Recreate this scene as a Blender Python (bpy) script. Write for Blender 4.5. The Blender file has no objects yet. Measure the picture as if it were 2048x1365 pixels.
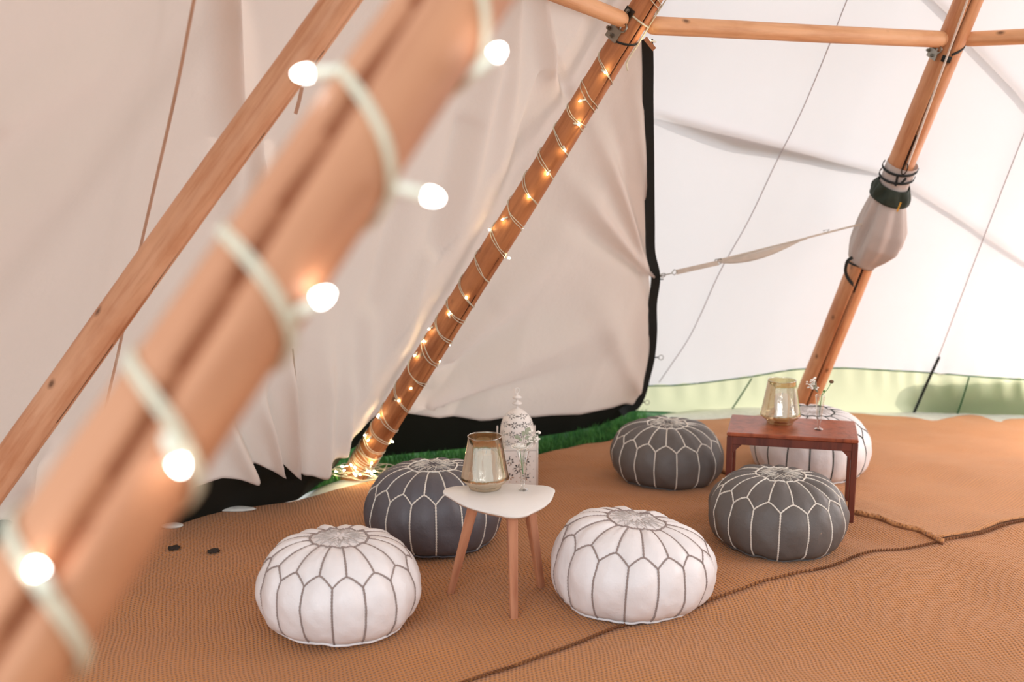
import bpy, math, random
from math import sin, cos, pi, atan2, sqrt, radians as R
from mathutils import Vector as V, Matrix, noise
random.seed(7)
C = bpy.context.scene.collection
sc = bpy.context.scene

# ------------------------------------------------------------ camera, light
F, H = 2100.0, 1.65
PITCH = math.atan(382.5 / F)
cp, sp = cos(PITCH), sin(PITCH)
cam_d = bpy.data.cameras.new('camera'); cam = bpy.data.objects.new('camera', cam_d); C.objects.link(cam)
cam.location = (0, 0, H); cam.rotation_euler = (pi / 2 - PITCH, 0, 0)
cam_d.sensor_width = 36.0; cam_d.lens = F / 2048 * 36.0
cam_d.clip_start = 0.02; cam_d.clip_end = 200
cam_d.dof.use_dof = True; cam_d.dof.focus_distance = 4.05; cam_d.dof.aperture_fstop = 1.6
sc.camera = cam
sc.view_settings.view_transform = 'Standard'; sc.view_settings.look = 'None'
sc.view_settings.gamma = 1.0; sc.view_settings.use_curve_mapping = False
sc.view_settings.exposure = 0.26

w = bpy.data.worlds.new('world'); sc.world = w; w.use_nodes = True
bg = w.node_tree.nodes['Background']
bg.inputs[0].default_value = (0.88, 0.94, 1.0, 1); bg.inputs[1].default_value = 1.05

def lamp(name, kind, loc, target, energy, color, size=1.0, sizey=None):
    d = bpy.data.lights.new(name, kind); o = bpy.data.objects.new(name, d); C.objects.link(o)
    o.location = loc; o.rotation_euler = (V(target) - V(loc)).to_track_quat('-Z', 'Y').to_euler()
    d.energy = energy; d.color = color
    if kind == 'AREA':
        d.size = size
        if sizey: d.shape = 'RECTANGLE'; d.size_y = sizey
    if kind == 'SUN': d.angle = R(size)
    return o
lamp('sun', 'SUN', (16, 9, 11), (0, 0, 0), 2.3, (1.0, 0.94, 0.88), 0.6)
lamp('right_fill', 'AREA', (5.2, 3.4, 1.9), (1.6, 4.6, 0.0), 75, (0.97, 0.97, 1.0), 2.0, 2.4)  # added fill lamp from the right; no doorway stands there
lamp('floor_patch_fill', 'AREA', (3.95, 6.0, 0.9), (2.4, 5.45, 0.0), 62, (1.0, 0.95, 0.95), 0.7, 0.5)  # added lamp that brightens the far right floor; no gap is modelled
lamp('open_side_daylight', 'AREA', (-1.9, -2.8, 2.8), (-0.6, 3.9, 0.8), 112, (0.82, 0.91, 1.0), 4.0, 2.5)

# ------------------------------------------------------------ projection helpers
def ray(px, py):
    u = (px - 1024) / F; v = -(py - 682.5) / F
    return V((u, cp + v * sp, -sp + v * cp))
CAM = V((0, 0, H))
def P(px, py, d): return CAM + ray(px, py) * d
def onz(px, py, z=0.0):
    r = ray(px, py); t = (z - H) / r.z
    return CAM + r * t
def G(px, py): return onz(px, py, 0.0)
def depth(p):
    q = V(p) - CAM
    return q.y * cp - q.z * sp
def proj(p):
    q = V(p) - CAM; d = q.y * cp - q.z * sp
    return 1024 + F * q.x / d, 682.5 - F * (q.y * sp + q.z * cp) / d
def lerp(a, b, t): return a + (b - a) * t
def interp(x, pts):
    if x <= pts[0][0]: return pts[0][1]
    for (a, b), (c, d) in zip(pts, pts[1:]):
        if x <= c: return b + (d - b) * (x - a) / (c - a) if c != a else d
    return pts[-1][1]
def sstep(a, b, x):
    t = min(1, max(0, (x - a) / (b - a))); return t * t * (3 - 2 * t)
def cr(pts, n):
    """Catmull-Rom through pts"""
    P_ = [V(p) for p in pts]
    P_ = [2 * P_[0] - P_[1]] + P_ + [2 * P_[-1] - P_[-2]]
    out = []
    for i in range(1, len(P_) - 2):
        a, b, c, d = P_[i - 1:i + 3]
        for k in range(n):
            t = k / n
            out.append(0.5 * ((2 * b) + (c - a) * t + (2 * a - 5 * b + 4 * c - d) * t * t + (3 * b - a - 3 * c + d) * t ** 3))
    out.append(P_[-2].copy())
    return out
def gz(x, y):
    """height of the matted ground"""
    n = noise.noise
    z = 0.020 * sin(1.7 * x + 0.8 * y + 0.4) * cos(1.1 * y - 0.7 * x)
    z += 0.016 * n(V((x * 1.3, y * 1.6, 3.1))) + 0.020 * n(V((x * 2.4 + y * 1.0, y * 3.0, 7.7)))
    z += 0.006 * n(V((x * 7.0, y * 9.0, 1.7)))
    return z

# ------------------------------------------------------------ mesh helpers
class MB:
    def __init__(s): s.v = []; s.f = []
    def add(s, vs, fs):
        o = len(s.v); s.v += [V(p) for p in vs]; s.f += [tuple(i + o for i in f) for f in fs]; return s
    def tube(s, pts, r, n=8, closed=False, caps=True, flat=1.0, up=None):
        pts = [V(p) for p in pts]; m = len(pts)
        if m < 2: return s
        rf = r if callable(r) else (lambda i, r=r: r)
        vs = []; prev = None
        for i, p in enumerate(pts):
            if closed: t = pts[(i + 1) % m] - pts[i - 1]
            else: t = pts[min(i + 1, m - 1)] - pts[max(i - 1, 0)]
            if t.length < 1e-9: t = V((0, 0, 1))
            t.normalize()
            if up is not None: a = V(up) - t * V(up).dot(t)
            elif prev is None:
                a = V((0, 0, 1)) if abs(t.z) < 0.9 else V((1, 0, 0)); a = a - t * a.dot(t)
            else: a = prev - t * prev.dot(t)
            if a.length < 1e-6: a = t.orthogonal()
            a.normalize(); prev = a; b = t.cross(a); rr = rf(i)
            for k in range(n):
                an = 2 * pi * k / n
                vs.append(p + a * cos(an) * rr * flat + b * sin(an) * rr)
        fs = []
        for i in range(m if closed else m - 1):
            j = (i + 1) % m
            for k in range(n):
                l = (k + 1) % n
                fs.append((i * n + k, i * n + l, j * n + l, j * n + k))
        if caps and not closed:
            fs.append(tuple(range(n))[::-1]); fs.append(tuple((m - 1) * n + k for k in range(n)))
        return s.add(vs, fs)
    def lathe(s, prof, c=(0, 0, 0), n=32, rot=None, close=False):
        c = V(c); vs = []; fs = []; m = len(prof)
        for r, z in prof:
            for k in range(n):
                a = 2 * pi * k / n
                p = V((r * cos(a), r * sin(a), z))
                if rot: p = rot @ p
                vs.append(c + p)
        for i in range(m - 1):
            for k in range(n):
                l = (k + 1) % n
                fs.append((i * n + k, i * n + l, (i + 1) * n + l, (i + 1) * n + k))
        if close: fs.append(tuple(range(n))[::-1]); fs.append(tuple((m - 1) * n + k for k in range(n)))
        return s.add(vs, fs)
    def box(s, c, ax, ay, az, bev=0.0):
        """box with centre and half-axis vectors, edges chamfered by bev"""
        c, ax, ay, az = V(c), V(ax), V(ay), V(az)
        if bev <= 0:
            vs = [c + ax * i + ay * j + az * k for i in (-1, 1) for j in (-1, 1) for k in (-1, 1)]
            return s.add(vs, [(0, 1, 3, 2), (4, 6, 7, 5), (0, 4, 5, 1), (2, 3, 7, 6), (0, 2, 6, 4), (1, 5, 7, 3)])
        L = [a.length for a in (ax, ay, az)]; U = [ax.normalized(), ay.normalized(), az.normalized()]
        b = min(bev, min(L) * 0.9)
        idx = {}; vs = []
        for i in (-1, 1):
            for j in (-1, 1):
                for k in (-1, 1):
                    for q in range(3):
                        l = [L[0] - b, L[1] - b, L[2] - b]; l[q] = L[q]
                        idx[(i, j, k, q)] = len(vs); vs.append(c + U[0] * i * l[0] + U[1] * j * l[1] + U[2] * k * l[2])
        fs = []
        for q in range(3):
            o = [x for x in range(3) if x != q]
            for sg in (-1, 1):
                f = []
                for a, d in ((-1, -1), (1, -1), (1, 1), (-1, 1)):
                    key = [0, 0, 0]; key[q] = sg; key[o[0]] = a; key[o[1]] = d
                    f.append(idx[(key[0], key[1], key[2], q)])
                fs.append(tuple(f))
        for q in range(3):
            o = [x for x in range(3) if x != q]
            for a in (-1, 1):
                for d in (-1, 1):
                    f = []
                    for e, qq in ((-1, o[0]), (1, o[0]), (1, o[1]), (-1, o[1])):
                        key = [0, 0, 0]; key[q] = e; key[o[0]] = a; key[o[1]] = d
                        f.append(idx[(key[0], key[1], key[2], qq)])
                    fs.append(tuple(f))
        for i in (-1, 1):
            for j in (-1, 1):
                for k in (-1, 1): fs.append(tuple(idx[(i, j, k, q)] for q in range(3)))
        return s.add(vs, fs)
    def sphere(s, c, r, n=8, m=6, sc_=(1, 1, 1)):
        c = V(c); vs = [c + V((0, 0, r * sc_[2]))]; fs = []
        for i in range(1, m):
            a = pi * i / m
            for k in range(n):
                b = 2 * pi * k / n
                vs.append(c + V((r * sin(a) * cos(b) * sc_[0], r * sin(a) * sin(b) * sc_[1], r * cos(a) * sc_[2])))
        vs.append(c - V((0, 0, r * sc_[2])))
        for k in range(n): fs.append((0, 1 + k, 1 + (k + 1) % n))
        for i in range(m - 2):
            for k in range(n):
                l = (k + 1) % n
                fs.append((1 + i * n + k, 1 + (i + 1) * n + k, 1 + (i + 1) * n + l, 1 + i * n + l))
        e = 1 + (m - 2) * n
        for k in range(n): fs.append((e + k, len(vs) - 1, e + (k + 1) % n))
        return s.add(vs, fs)
    def grid(s, nu, nv, fn, thick=None, wrap=False):
        vs = [fn(i / (nu - (0 if wrap else 1)), j / (nv - 1)) for i in range(nu) for j in range(nv)]
        fs = []
        for i in range(nu if wrap else nu - 1):
            i2 = (i + 1) % nu
            for j in range(nv - 1):
                fs.append((i * nv + j, i2 * nv + j, i2 * nv + j + 1, i * nv + j + 1))
        return s.add(vs, fs)

def wloc(o):
    l = V((0, 0, 0))
    while o: l += o.location; o = o.parent
    return l
def obj(name, mb, mat, parent=None, loc=None, smooth=True, solid=None, inner=None):
    """link a mesh (vertices given in world space) as one object; loc sets its own origin"""
    base = wloc(parent) if parent else V((0, 0, 0))
    l = V(loc) - base if loc is not None else V((0, 0, 0))
    off = base + l
    me = bpy.data.meshes.new(name)
    me.from_pydata([p - off for p in mb.v], [], mb.f)
    me.materials.append(mat)
    if smooth:
        me.polygons.foreach_set('use_smooth', [True] * len(me.polygons))
    me.update()
    o = bpy.data.objects.new(name, me); C.objects.link(o); o.location = l
    if parent: o.parent = parent
    if solid:
        m = o.modifiers.new('thickness', 'SOLIDIFY'); m.thickness = solid; m.offset = -1 if inner else 0
        if inner: me.materials.append(inner); m.material_offset = 1
    return o
def sharp(o, ang=35):
    m = o.modifiers.new('edges', 'EDGE_SPLIT'); m.split_angle = R(ang); return o
def tag(o, label=None, cat=None, group=None, kind=None):
    if label: o['label'] = label
    if cat: o['category'] = cat
    if group: o['group'] = group
    if kind: o['kind'] = kind
    return o
def thing(name, label, cat, loc, group=None):
    o = bpy.data.objects.new(name, None); C.objects.link(o); o.location = V(loc); o.empty_display_size = 0.1
    return tag(o, label, cat, group)

# ------------------------------------------------------------ materials
class NT:
    def __init__(s, name):
        s.m = bpy.data.materials.new(name); s.m.use_nodes = True
        s.t = s.m.node_tree; s.n = s.t.nodes; s.l = s.t.links
        s.out = s.n['Material Output']; s.b = s.n['Principled BSDF']
    def new(s, t, **k):
        x = s.n.new(t)
        for a, b in k.items(): setattr(x, a, b)
        return x
    def link(s, a, b): s.l.new(a, b)
    def math(s, op, a, b=None, clamp=False):
        x = s.new('ShaderNodeMath', operation=op, use_clamp=clamp)
        for i, q in enumerate((a, b)):
            if q is None: continue
            if isinstance(q, (int, float)): x.inputs[i].default_value = q
            else: s.link(q, x.inputs[i])
        return x.outputs[0]
    def coord(s, scale=(1, 1, 1), rot=(0, 0, 0), kind='Object'):
        c = s.new('ShaderNodeTexCoord'); m = s.new('ShaderNodeMapping')
        m.inputs['Scale'].default_value = scale; m.inputs['Rotation'].default_value = rot
        s.link(c.outputs[kind], m.inputs[0]); return m.outputs[0]
    def noise(s, vec, scale, detail=4, rough=0.55):
        x = s.new('ShaderNodeTexNoise'); x.inputs['Scale'].default_value = scale
        x.inputs['Detail'].default_value = detail; x.inputs['Roughness'].default_value = rough
        s.link(vec, x.inputs['Vector']); return x.outputs['Fac']
    def ramp(s, fac, stops):
        x = s.new('ShaderNodeValToRGB'); e = x.color_ramp.elements
        while len(e) < len(stops): e.new(0.5)
        for q, (p, c) in zip(e, stops): q.position = p; q.color = (*c, 1)
        s.link(fac, x.inputs[0]); return x.outputs[0]
    def mix(s, fac, a, b, mode='MIX'):
        x = s.new('ShaderNodeMix', data_type='RGBA', blend_type=mode)
        for i, q in ((0, fac), (6, a), (7, b)):
            if isinstance(q, (int, float)): x.inputs[i].default_value = q
            elif isinstance(q, tuple): x.inputs[i].default_value = (*q, 1)
            else: s.link(q, x.inputs[i])
        return x.outputs[2]
    def bump(s, h, dist=0.002, strength=1.0):
        x = s.new('ShaderNodeBump'); x.inputs['Distance'].default_value = dist; x.inputs['Strength'].default_value = strength
        s.link(h, x.inputs['Height']); s.link(x.outputs[0], s.b.inputs['Normal']); return x.outputs[0]
    def col(s, c):
        if isinstance(c, tuple): s.b.inputs['Base Color'].default_value = (*c, 1)
        else: s.link(c, s.b.inputs['Base Color'])
    def set(s, **k):
        for a, b in k.items(): s.b.inputs[a.replace('_', ' ')].default_value = b
def lin(r, g, b):
    f = lambda c: ((c / 255 + 0.055) / 1.055) ** 2.4 if c > 10 else c / 255 / 12.92
    return (f(r), f(g), f(b))

def plain(name, c, rough=0.6, metal=0.0, var=0.08, scale=30, bump=0.0, spec=0.5):
    m = NT(name); v = m.coord()
    n = m.noise(v, scale)
    dk = tuple(x * (1 - var) for x in c); lt = tuple(min(1, x * (1 + var)) for x in c)
    m.col(m.ramp(n, [(0.3, dk), (0.7, lt)])); m.set(Roughness=rough, Metallic=metal)
    m.b.inputs['Specular IOR Level'].default_value = spec
    if bump: m.bump(n, bump)
    return m.m

def wood(name, light, dark, knots=True, gloss=0.55, grain=1.0):
    m = NT(name); v = m.coord((10, 10, 0.8)); v2 = m.coord((1, 1, 1))
    n1 = m.noise(v, 2.2 * grain, 6, 0.6)
    n2 = m.noise(m.coord((60, 60, 2.5)), 1.5 * grain, 3)
    n3 = m.noise(v2, 2.3, 3)
    c = m.ramp(n1, [(0.28, dark), (0.52, light), (0.78, tuple(min(1, x * 1.12) for x in light))])
    c = m.mix(m.math('MULTIPLY', m.ramp(n3, [(0.45, (0, 0, 0)), (0.75, (1, 1, 1))]), 0.45), c, dark)
    c = m.mix(m.math('MULTIPLY', n2, 0.22), c, tuple(x * 0.75 for x in dark))
    c = m.mix(m.math('MULTIPLY', m.ramp(m.noise(m.coord((14, 14, 6)), 1.0, 4), [(0.5, (0, 0, 0)), (0.72, (1, 1, 1))]), 0.4), c, dark)
    h = n2
    if knots:
        vo = m.new('ShaderNodeTexVoronoi'); vo.inputs['Scale'].default_value = 1.0; vo.inputs['Randomness'].default_value = 1.0
        m.link(m.coord((10, 10, 6.5)), vo.inputs['Vector'])
        k = m.ramp(vo.outputs['Distance'], [(0.05, (1, 1, 1)), (0.09, (0.5, 0.5, 0.5)), (0.16, (0, 0, 0))])
        c = m.mix(m.math('MULTIPLY', k, 0.85), c, tuple(x * 0.22 for x in dark))
    m.col(c); m.set(Roughness=gloss); m.bump(h, 0.0012)
    return m.m

def canvas(name, c, transl, tcol, wr=1.0):
    m = NT(name); v = m.coord()
    n = m.noise(v, 3.0, 5); nf = m.noise(m.coord((420, 420, 420)), 1.0, 2)
    cc = m.ramp(n, [(0.3, tuple(x * 0.95 for x in c)), (0.7, c)])
    m.col(cc); m.set(Roughness=0.85); m.b.inputs['Specular IOR Level'].default_value = 0.15
    h = m.math('ADD', m.math('MULTIPLY', n, 3.0 * wr), m.math('MULTIPLY', nf, 0.1))
    bn = m.bump(h, 0.004)
    t = m.new('ShaderNodeBsdfTranslucent'); t.inputs[0].default_value = (*tcol, 1); m.link(bn, t.inputs['Normal'])
    x = m.new('ShaderNodeMixShader'); x.inputs[0].default_value = transl
    m.link(m.b.outputs[0], x.inputs[1]); m.link(t.outputs[0], x.inputs[2]); m.link(x.outputs[0], m.out.inputs[0])
    return m.m

def jute(name, light, dark, ang=0.35, pitch=0.0115):
    m = NT(name)
    co = m.coord(rot=(0, 0, ang)); s = m.new('ShaderNodeSeparateXYZ')
    # wobble the rows a little
    wn = m.new('ShaderNodeTexNoise'); wn.inputs['Scale'].default_value = 5.0; m.link(co, wn.inputs['Vector'])
    ad = m.new('ShaderNodeVectorMath', operation='MULTIPLY_ADD')
    m.link(wn.outputs['Color'], ad.inputs[0]); ad.inputs[1].default_value = (0.03, 0.03, 0); m.link(co, ad.inputs[2])
    m.link(ad.outputs[0], s.inputs[0])
    x = m.math('MULTIPLY', s.outputs[0], 2 * pi / (pitch * 1.5)); y = m.math('MULTIPLY', s.outputs[1], pi / pitch)
    sx = m.math('SINE', x); sy = m.math('SINE', y)
    # checkered dimples: product of sines, offset row to row
    pr = m.math('MULTIPLY', sx, sy)
    row = m.math('ABSOLUTE', m.math('COSINE', y))
    hole = m.math('MULTIPLY', m.math('SUBTRACT', 1.0, row), m.math('ADD', 0.5, m.math('MULTIPLY', sx, 0.5)))
    h = m.math('SUBTRACT', 1.0, m.math('ADD', m.math('MULTIPLY', m.math('POWER', m.math('MAXIMUM', m.math('ADD', m.math('MULTIPLY', pr, 0.5), 0.5), 0.001), 2.2), 0.9), 0.0))
    n1 = m.noise(m.coord(), 1.1, 4); n2 = m.noise(m.coord((1, 1, 1)), 26, 4, 0.7)
    c = m.ramp(n1, [(0.3, tuple(q * 0.86 for q in light)), (0.7, tuple(min(1, q * 1.08) for q in light))])
    c = m.mix(m.math('MULTIPLY', n2, 0.35), c, tuple(q * 0.75 for q in light))
    f = m.ramp(h, [(0.15, (1, 1, 1)), (0.62, (0, 0, 0))])
    c = m.mix(m.math('MULTIPLY', f, 0.8), c, dark)
    m.col(c); m.set(Roughness=0.9); m.b.inputs['Specular IOR Level'].default_value = 0.2
    m.b.inputs['Sheen Weight'].default_value = 0.25; m.b.inputs['Sheen Roughness'].default_value = 0.5
    m.b.inputs['Sheen Tint'].default_value = (1, 0.85, 0.75, 1)
    m.bump(m.math('ADD', h, m.math('MULTIPLY', n2, 0.5)), 0.006)
    return m.m

def leather(name, c, rough=0.42):
    m = NT(name); v = m.coord()
    n = m.noise(v, 9, 4); nf = m.noise(v, 220, 3)
    m.col(m.ramp(n, [(0.3, tuple(x * 0.9 for x in c)), (0.7, c)])); m.set(Roughness=rough)
    m.bump(m.math('ADD', m.math('MULTIPLY', n, 2.2), m.math('MULTIPLY', nf, 0.12)), 0.004)
    return m.m

def emit(name, c, st):
    m = NT(name); m.set(Emission_Strength=st); m.b.inputs['Emission Color'].default_value = (*c, 1)
    m.col((0.9, 0.9, 0.85)); return m.m

def smoked(name, tint, refl, fac, rough=0.06):
    """lustre glass: a thin half-mirrored coat over clear tinted glass"""
    m = NT(name); m.n.remove(m.b)
    g = m.new('ShaderNodeBsdfGlossy'); g.inputs[0].default_value = (*refl, 1); g.inputs['Roughness'].default_value = rough
    t = m.new('ShaderNodeBsdfTransparent'); t.inputs[0].default_value = (*tint, 1)
    lw = m.new('ShaderNodeLayerWeight'); lw.inputs[0].default_value = 0.35
    v = m.coord((1, 1, 0.12)); n = m.noise(v, 34, 4)
    k = m.math('ADD', m.math('MULTIPLY', lw.outputs['Facing'], 0.5), m.math('ADD', fac - 0.12, m.math('MULTIPLY', n, 0.24)), clamp=True)
    bp = m.new('ShaderNodeBump'); bp.inputs['Distance'].default_value = 0.003; m.link(n, bp.inputs['Height']); m.link(bp.outputs[0], g.inputs['Normal'])
    x = m.new('ShaderNodeMixShader'); m.link(k, x.inputs[0]); m.link(t.outputs[0], x.inputs[1]); m.link(g.outputs[0], x.inputs[2])
    m.link(x.outputs[0], m.out.inputs[0]); return m.m
def clear(name):
    m = NT(name); m.n.remove(m.b)
    g = m.new('ShaderNodeBsdfGlossy'); g.inputs[0].default_value = (1, 1, 1, 1); g.inputs['Roughness'].default_value = 0.03
    t = m.new('ShaderNodeBsdfTransparent'); t.inputs[0].default_value = (0.93, 0.94, 0.93, 1)
    lw = m.new('ShaderNodeLayerWeight'); lw.inputs[0].default_value = 0.45
    x = m.new('ShaderNodeMixShader'); m.link(m.math('MULTIPLY', lw.outputs['Facing'], 0.8), x.inputs[0])
    m.link(t.outputs[0], x.inputs[1]); m.link(g.outputs[0], x.inputs[2]); m.link(x.outputs[0], m.out.inputs[0]); return m.m

M = {
 'canvas_l': canvas('cream_canvas', lin(230, 213, 202), 0.42, lin(238, 217, 203)),
 'canvas_r': canvas('bright_canvas', lin(234, 228, 226), 0.5, lin(242, 236, 235), 0.5),
 'skirt_b': canvas('dark_skirt', lin(34, 30, 28), 0.06, lin(40, 50, 30)),
 'skirt_g': canvas('green_skirt', lin(170, 176, 140), 0.6, lin(238, 234, 196)),
 'black': plain('black_webbing', lin(26, 30, 29), 0.75),
 'dkgreen': plain('dark_green_webbing', lin(38, 46, 34), 0.8, bump=0.002),
 'seamr': canvas('seam_tape', lin(215, 206, 206), 0.4, lin(215, 205, 205)),
 'seamg': plain('green_seam', lin(34, 92, 48), 0.9),
 'shade_green': plain('green_shade_patch', lin(40, 120, 70), 0.7),
 'strapout': plain('outer_strap', lin(150, 140, 140), 0.9),
 'pole': wood('peeled_pine', lin(212, 154, 110), lin(168, 94, 50)),
 'poled': wood('peeled_pine_near', lin(200, 140, 102), lin(166, 102, 66), knots=False),
 'poleb': wood('peeled_pine_amber', lin(196, 128, 80), lin(136, 74, 38)),
 'polea': wood('peeled_pine_pale', lin(226, 174, 138), lin(186, 116, 72)),
 'bar': wood('pale_pine', lin(234, 180, 134), lin(196, 132, 84)),
 'crack': plain('wood_crack', lin(58, 30, 16), 0.9),
 'jute': jute('jute_weave', lin(192, 127, 72), lin(88, 46, 20)),
 'jute2': jute('jute_weave_near', lin(197, 133, 78), lin(94, 50, 24), ang=0.62),
 'jute3': jute('jute_weave_far', lin(206, 144, 92), lin(116, 66, 34), ang=0.2),
 'cord': plain('jute_cord', lin(118, 70, 38), 0.9, bump=0.002),
 'sheet': plain('grey_groundsheet', lin(214, 214, 206), 0.7, bump=0.002),
 'lw': leather('white_leather', lin(240, 234, 232)),
 'lg': leather('grey_leather', lin(92, 88, 92), 0.5),
 'lg2': leather('warm_grey_leather', lin(100, 94, 90), 0.55),
 'st_w': plain('cream_stitch', lin(226, 218, 206), 0.9),
 'st_g': plain('taupe_stitch', lin(152, 136, 130), 0.9),
 'st_l': plain('pale_taupe_stitch', lin(204, 194, 188), 0.9),
 'st_d': plain('charcoal_stitch', lin(74, 78, 74), 0.9),
 'tabtop': plain('white_lacquer', lin(238, 234, 228), 0.28, var=0.01),
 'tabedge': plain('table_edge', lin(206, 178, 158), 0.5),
 'bamboo': wood('bamboo_leg', lin(206, 146, 112), lin(158, 94, 66), knots=False, gloss=0.4),
 'mahog': wood('mahogany', lin(170, 88, 56), lin(112, 50, 32), knots=False, gloss=0.3),
 'mahogd': wood('mahogany_dark', lin(118, 56, 40), lin(72, 32, 24), knots=False, gloss=0.4),
 'lantern': plain('white_painted_iron', lin(238, 230, 222), 0.5, var=0.03),
 'inner_shade': plain('lantern_inner_shade', lin(44, 40, 38), 0.8),  # shade inside the lantern, put into the colour of its inner faces
 'crackd': plain('near_wood_crack', lin(140, 78, 46), 0.9),
 'lustre': smoked('lustre_glass', (0.66, 0.54, 0.42), (0.80, 0.71, 0.58), 0.52, 0.13),
 'lustre2': smoked('lustre_glass_pale', (0.80, 0.72, 0.56), (0.86, 0.80, 0.70), 0.36),
 'clear': clear('clear_glass'),
 'candle': plain('candle_wax', lin(232, 206, 160), 0.5),
 'petal': plain('white_petal', lin(246, 240, 230), 0.6, var=0.03),
 'leafs': plain('pale_leaf', lin(168, 172, 148), 0.7),
 'stem': plain('flower_stem', lin(70, 128, 48), 0.6),
 'bud': plain('brown_bud', lin(110, 84, 60), 0.8),
 'metal': plain('galvanised_steel', lin(150, 144, 134), 0.35, 1.0),
 'metald': plain('dark_steel', lin(70, 64, 58), 0.4, 1.0),
 'rope': plain('white_rope', lin(226, 212, 198), 0.9),
 'ropet': plain('tan_cord', lin(206, 170, 148), 0.9),
 'webt': plain('taupe_webbing', lin(196, 180, 164), 0.85),
 'bag': canvas('grey_cotton', lin(206, 192, 184), 0.15, lin(206, 192, 184)),
 'tagw': plain('leather_tag', lin(176, 116, 78), 0.7),
 'yellow': plain('yellow_toggle', lin(226, 170, 70), 0.6),
 'wire': plain('clear_white_wire', lin(214, 206, 182), 0.4),
 'holder': plain('bulb_holder', lin(236, 234, 214), 0.35),
 'led': emit('led_light', (1.0, 0.85, 0.48), 130.0),
 'led2': emit('led_light_near', (1.0, 0.97, 0.93), 36.0),
 'debris': plain('dry_leaf', lin(50, 40, 32), 0.9),
}
def grassmat(name, a, b):
    m = NT(name); n = m.noise(m.coord(), 14, 5)
    m.col(m.ramp(n, [(0.3, a), (0.7, b)])); m.set(Roughness=0.8); m.bump(n, 0.02); return m.m
M['turf'] = grassmat('turf', lin(28, 70, 34), lin(70, 120, 52))
M['blade'] = grassmat('grass_blade', lin(24, 92, 44), lin(96, 160, 70))

# ------------------------------------------------------------ tent surfaces
FOOT = (2.44, 3.14)
def ang(dx, dy): return (1.75 * pi - atan2(dy, dx)) % (2 * pi)   # 0 = south-east, growing clockwise
class Cone:
    def __init__(s, ground_px, apex_z):
        s.az = apex_z; pts = []
        for px, py in ground_px:
            g = G(px, py); dx, dy = g.x - FOOT[0], g.y - FOOT[1]
            pts.append((ang(dx, dy), sqrt(dx * dx + dy * dy)))
        s.pts = sorted(pts)
    def rad(s, th, z): return interp(th, s.pts) * (1 - z / s.az)
    def out(s, p):
        dx, dy = p.x - FOOT[0], p.y - FOOT[1]
        return sqrt(dx * dx + dy * dy) - s.rad(ang(dx, dy), p.z)
    def hit(s, px, py, off=0.0):
        r = ray(px, py); a, b = 0.2, 0.25
        while b < 30 and s.out(CAM + r * b) < off or (b < 1.5): a = b; b += 0.15
        for _ in range(22):
            m = (a + b) / 2
            if s.out(CAM + r * m) < off: a = m
            else: b = m
        return CAM + r * a
    def nrm(s, p):
        d = V((p.x - FOOT[0], p.y - FOOT[1], 0)).normalized()
        return (d * 0.83 + V((0, 0, 0.55))).normalized()
LC = Cone([(-2600, 2300), (-1500, 1700), (-900, 1420), (-400, 1235), (0, 1120), (350, 1060), (597, 1003), (715, 925), (850, 903), (930, 896), (1140, 866), (1290, 836), (1450, 812), (1700, 800)], 5.75)
RC = Cone([(900, 850), (1150, 830), (1290, 823), (1450, 820), (1640, 820), (1850, 823), (2048, 826), (2400, 845), (3000, 900), (4200, 1060)], 6.0)

HEM = [(-900, 1290), (-500, 1170), (-200, 1090), (0, 1042), (150, 1010), (300, 990), (400, 971), (427, 961), (444, 956), (480, 958), (502, 957), (510, 948), (516, 940), (530, 936), (550, 943), (562, 945), (568, 937), (573, 933), (581, 944), (591, 949), (605, 952), (632, 947), (653, 930), (673, 910), (697, 882), (725, 851), (755, 828), (780, 824), (810, 826), (844, 831), (878, 836), (906, 832), (933, 836), (960, 841), (981, 840), (1001, 836), (1070, 834), (1100, 831), (1160, 829), (1225, 816), (1250, 807), (1262, 803), (1320, 800)]
BOT = [(-900, 1420), (-400, 1240), (0, 1122), (200, 1090), (350, 1064), (400, 1052), (480, 1028), (597, 1003), (640, 972), (653, 961), (673, 937), (694, 906), (720, 895), (745, 915), (762, 918), (830, 910), (930, 900), (1040, 884), (1140, 868), (1200, 856), (1240, 840), (1262, 822), (1300, 800)]
EDGE = [(-260, 1400), (0, 1298), (60, 1276), (80, 1284), (200, 1286), (350, 1288), (420, 1293), (480, 1299), (552, 1308), (600, 1306), (650, 1303), (720, 1295), (775, 1280), (805, 1263), (830, 1250), (900, 1240)]

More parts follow.
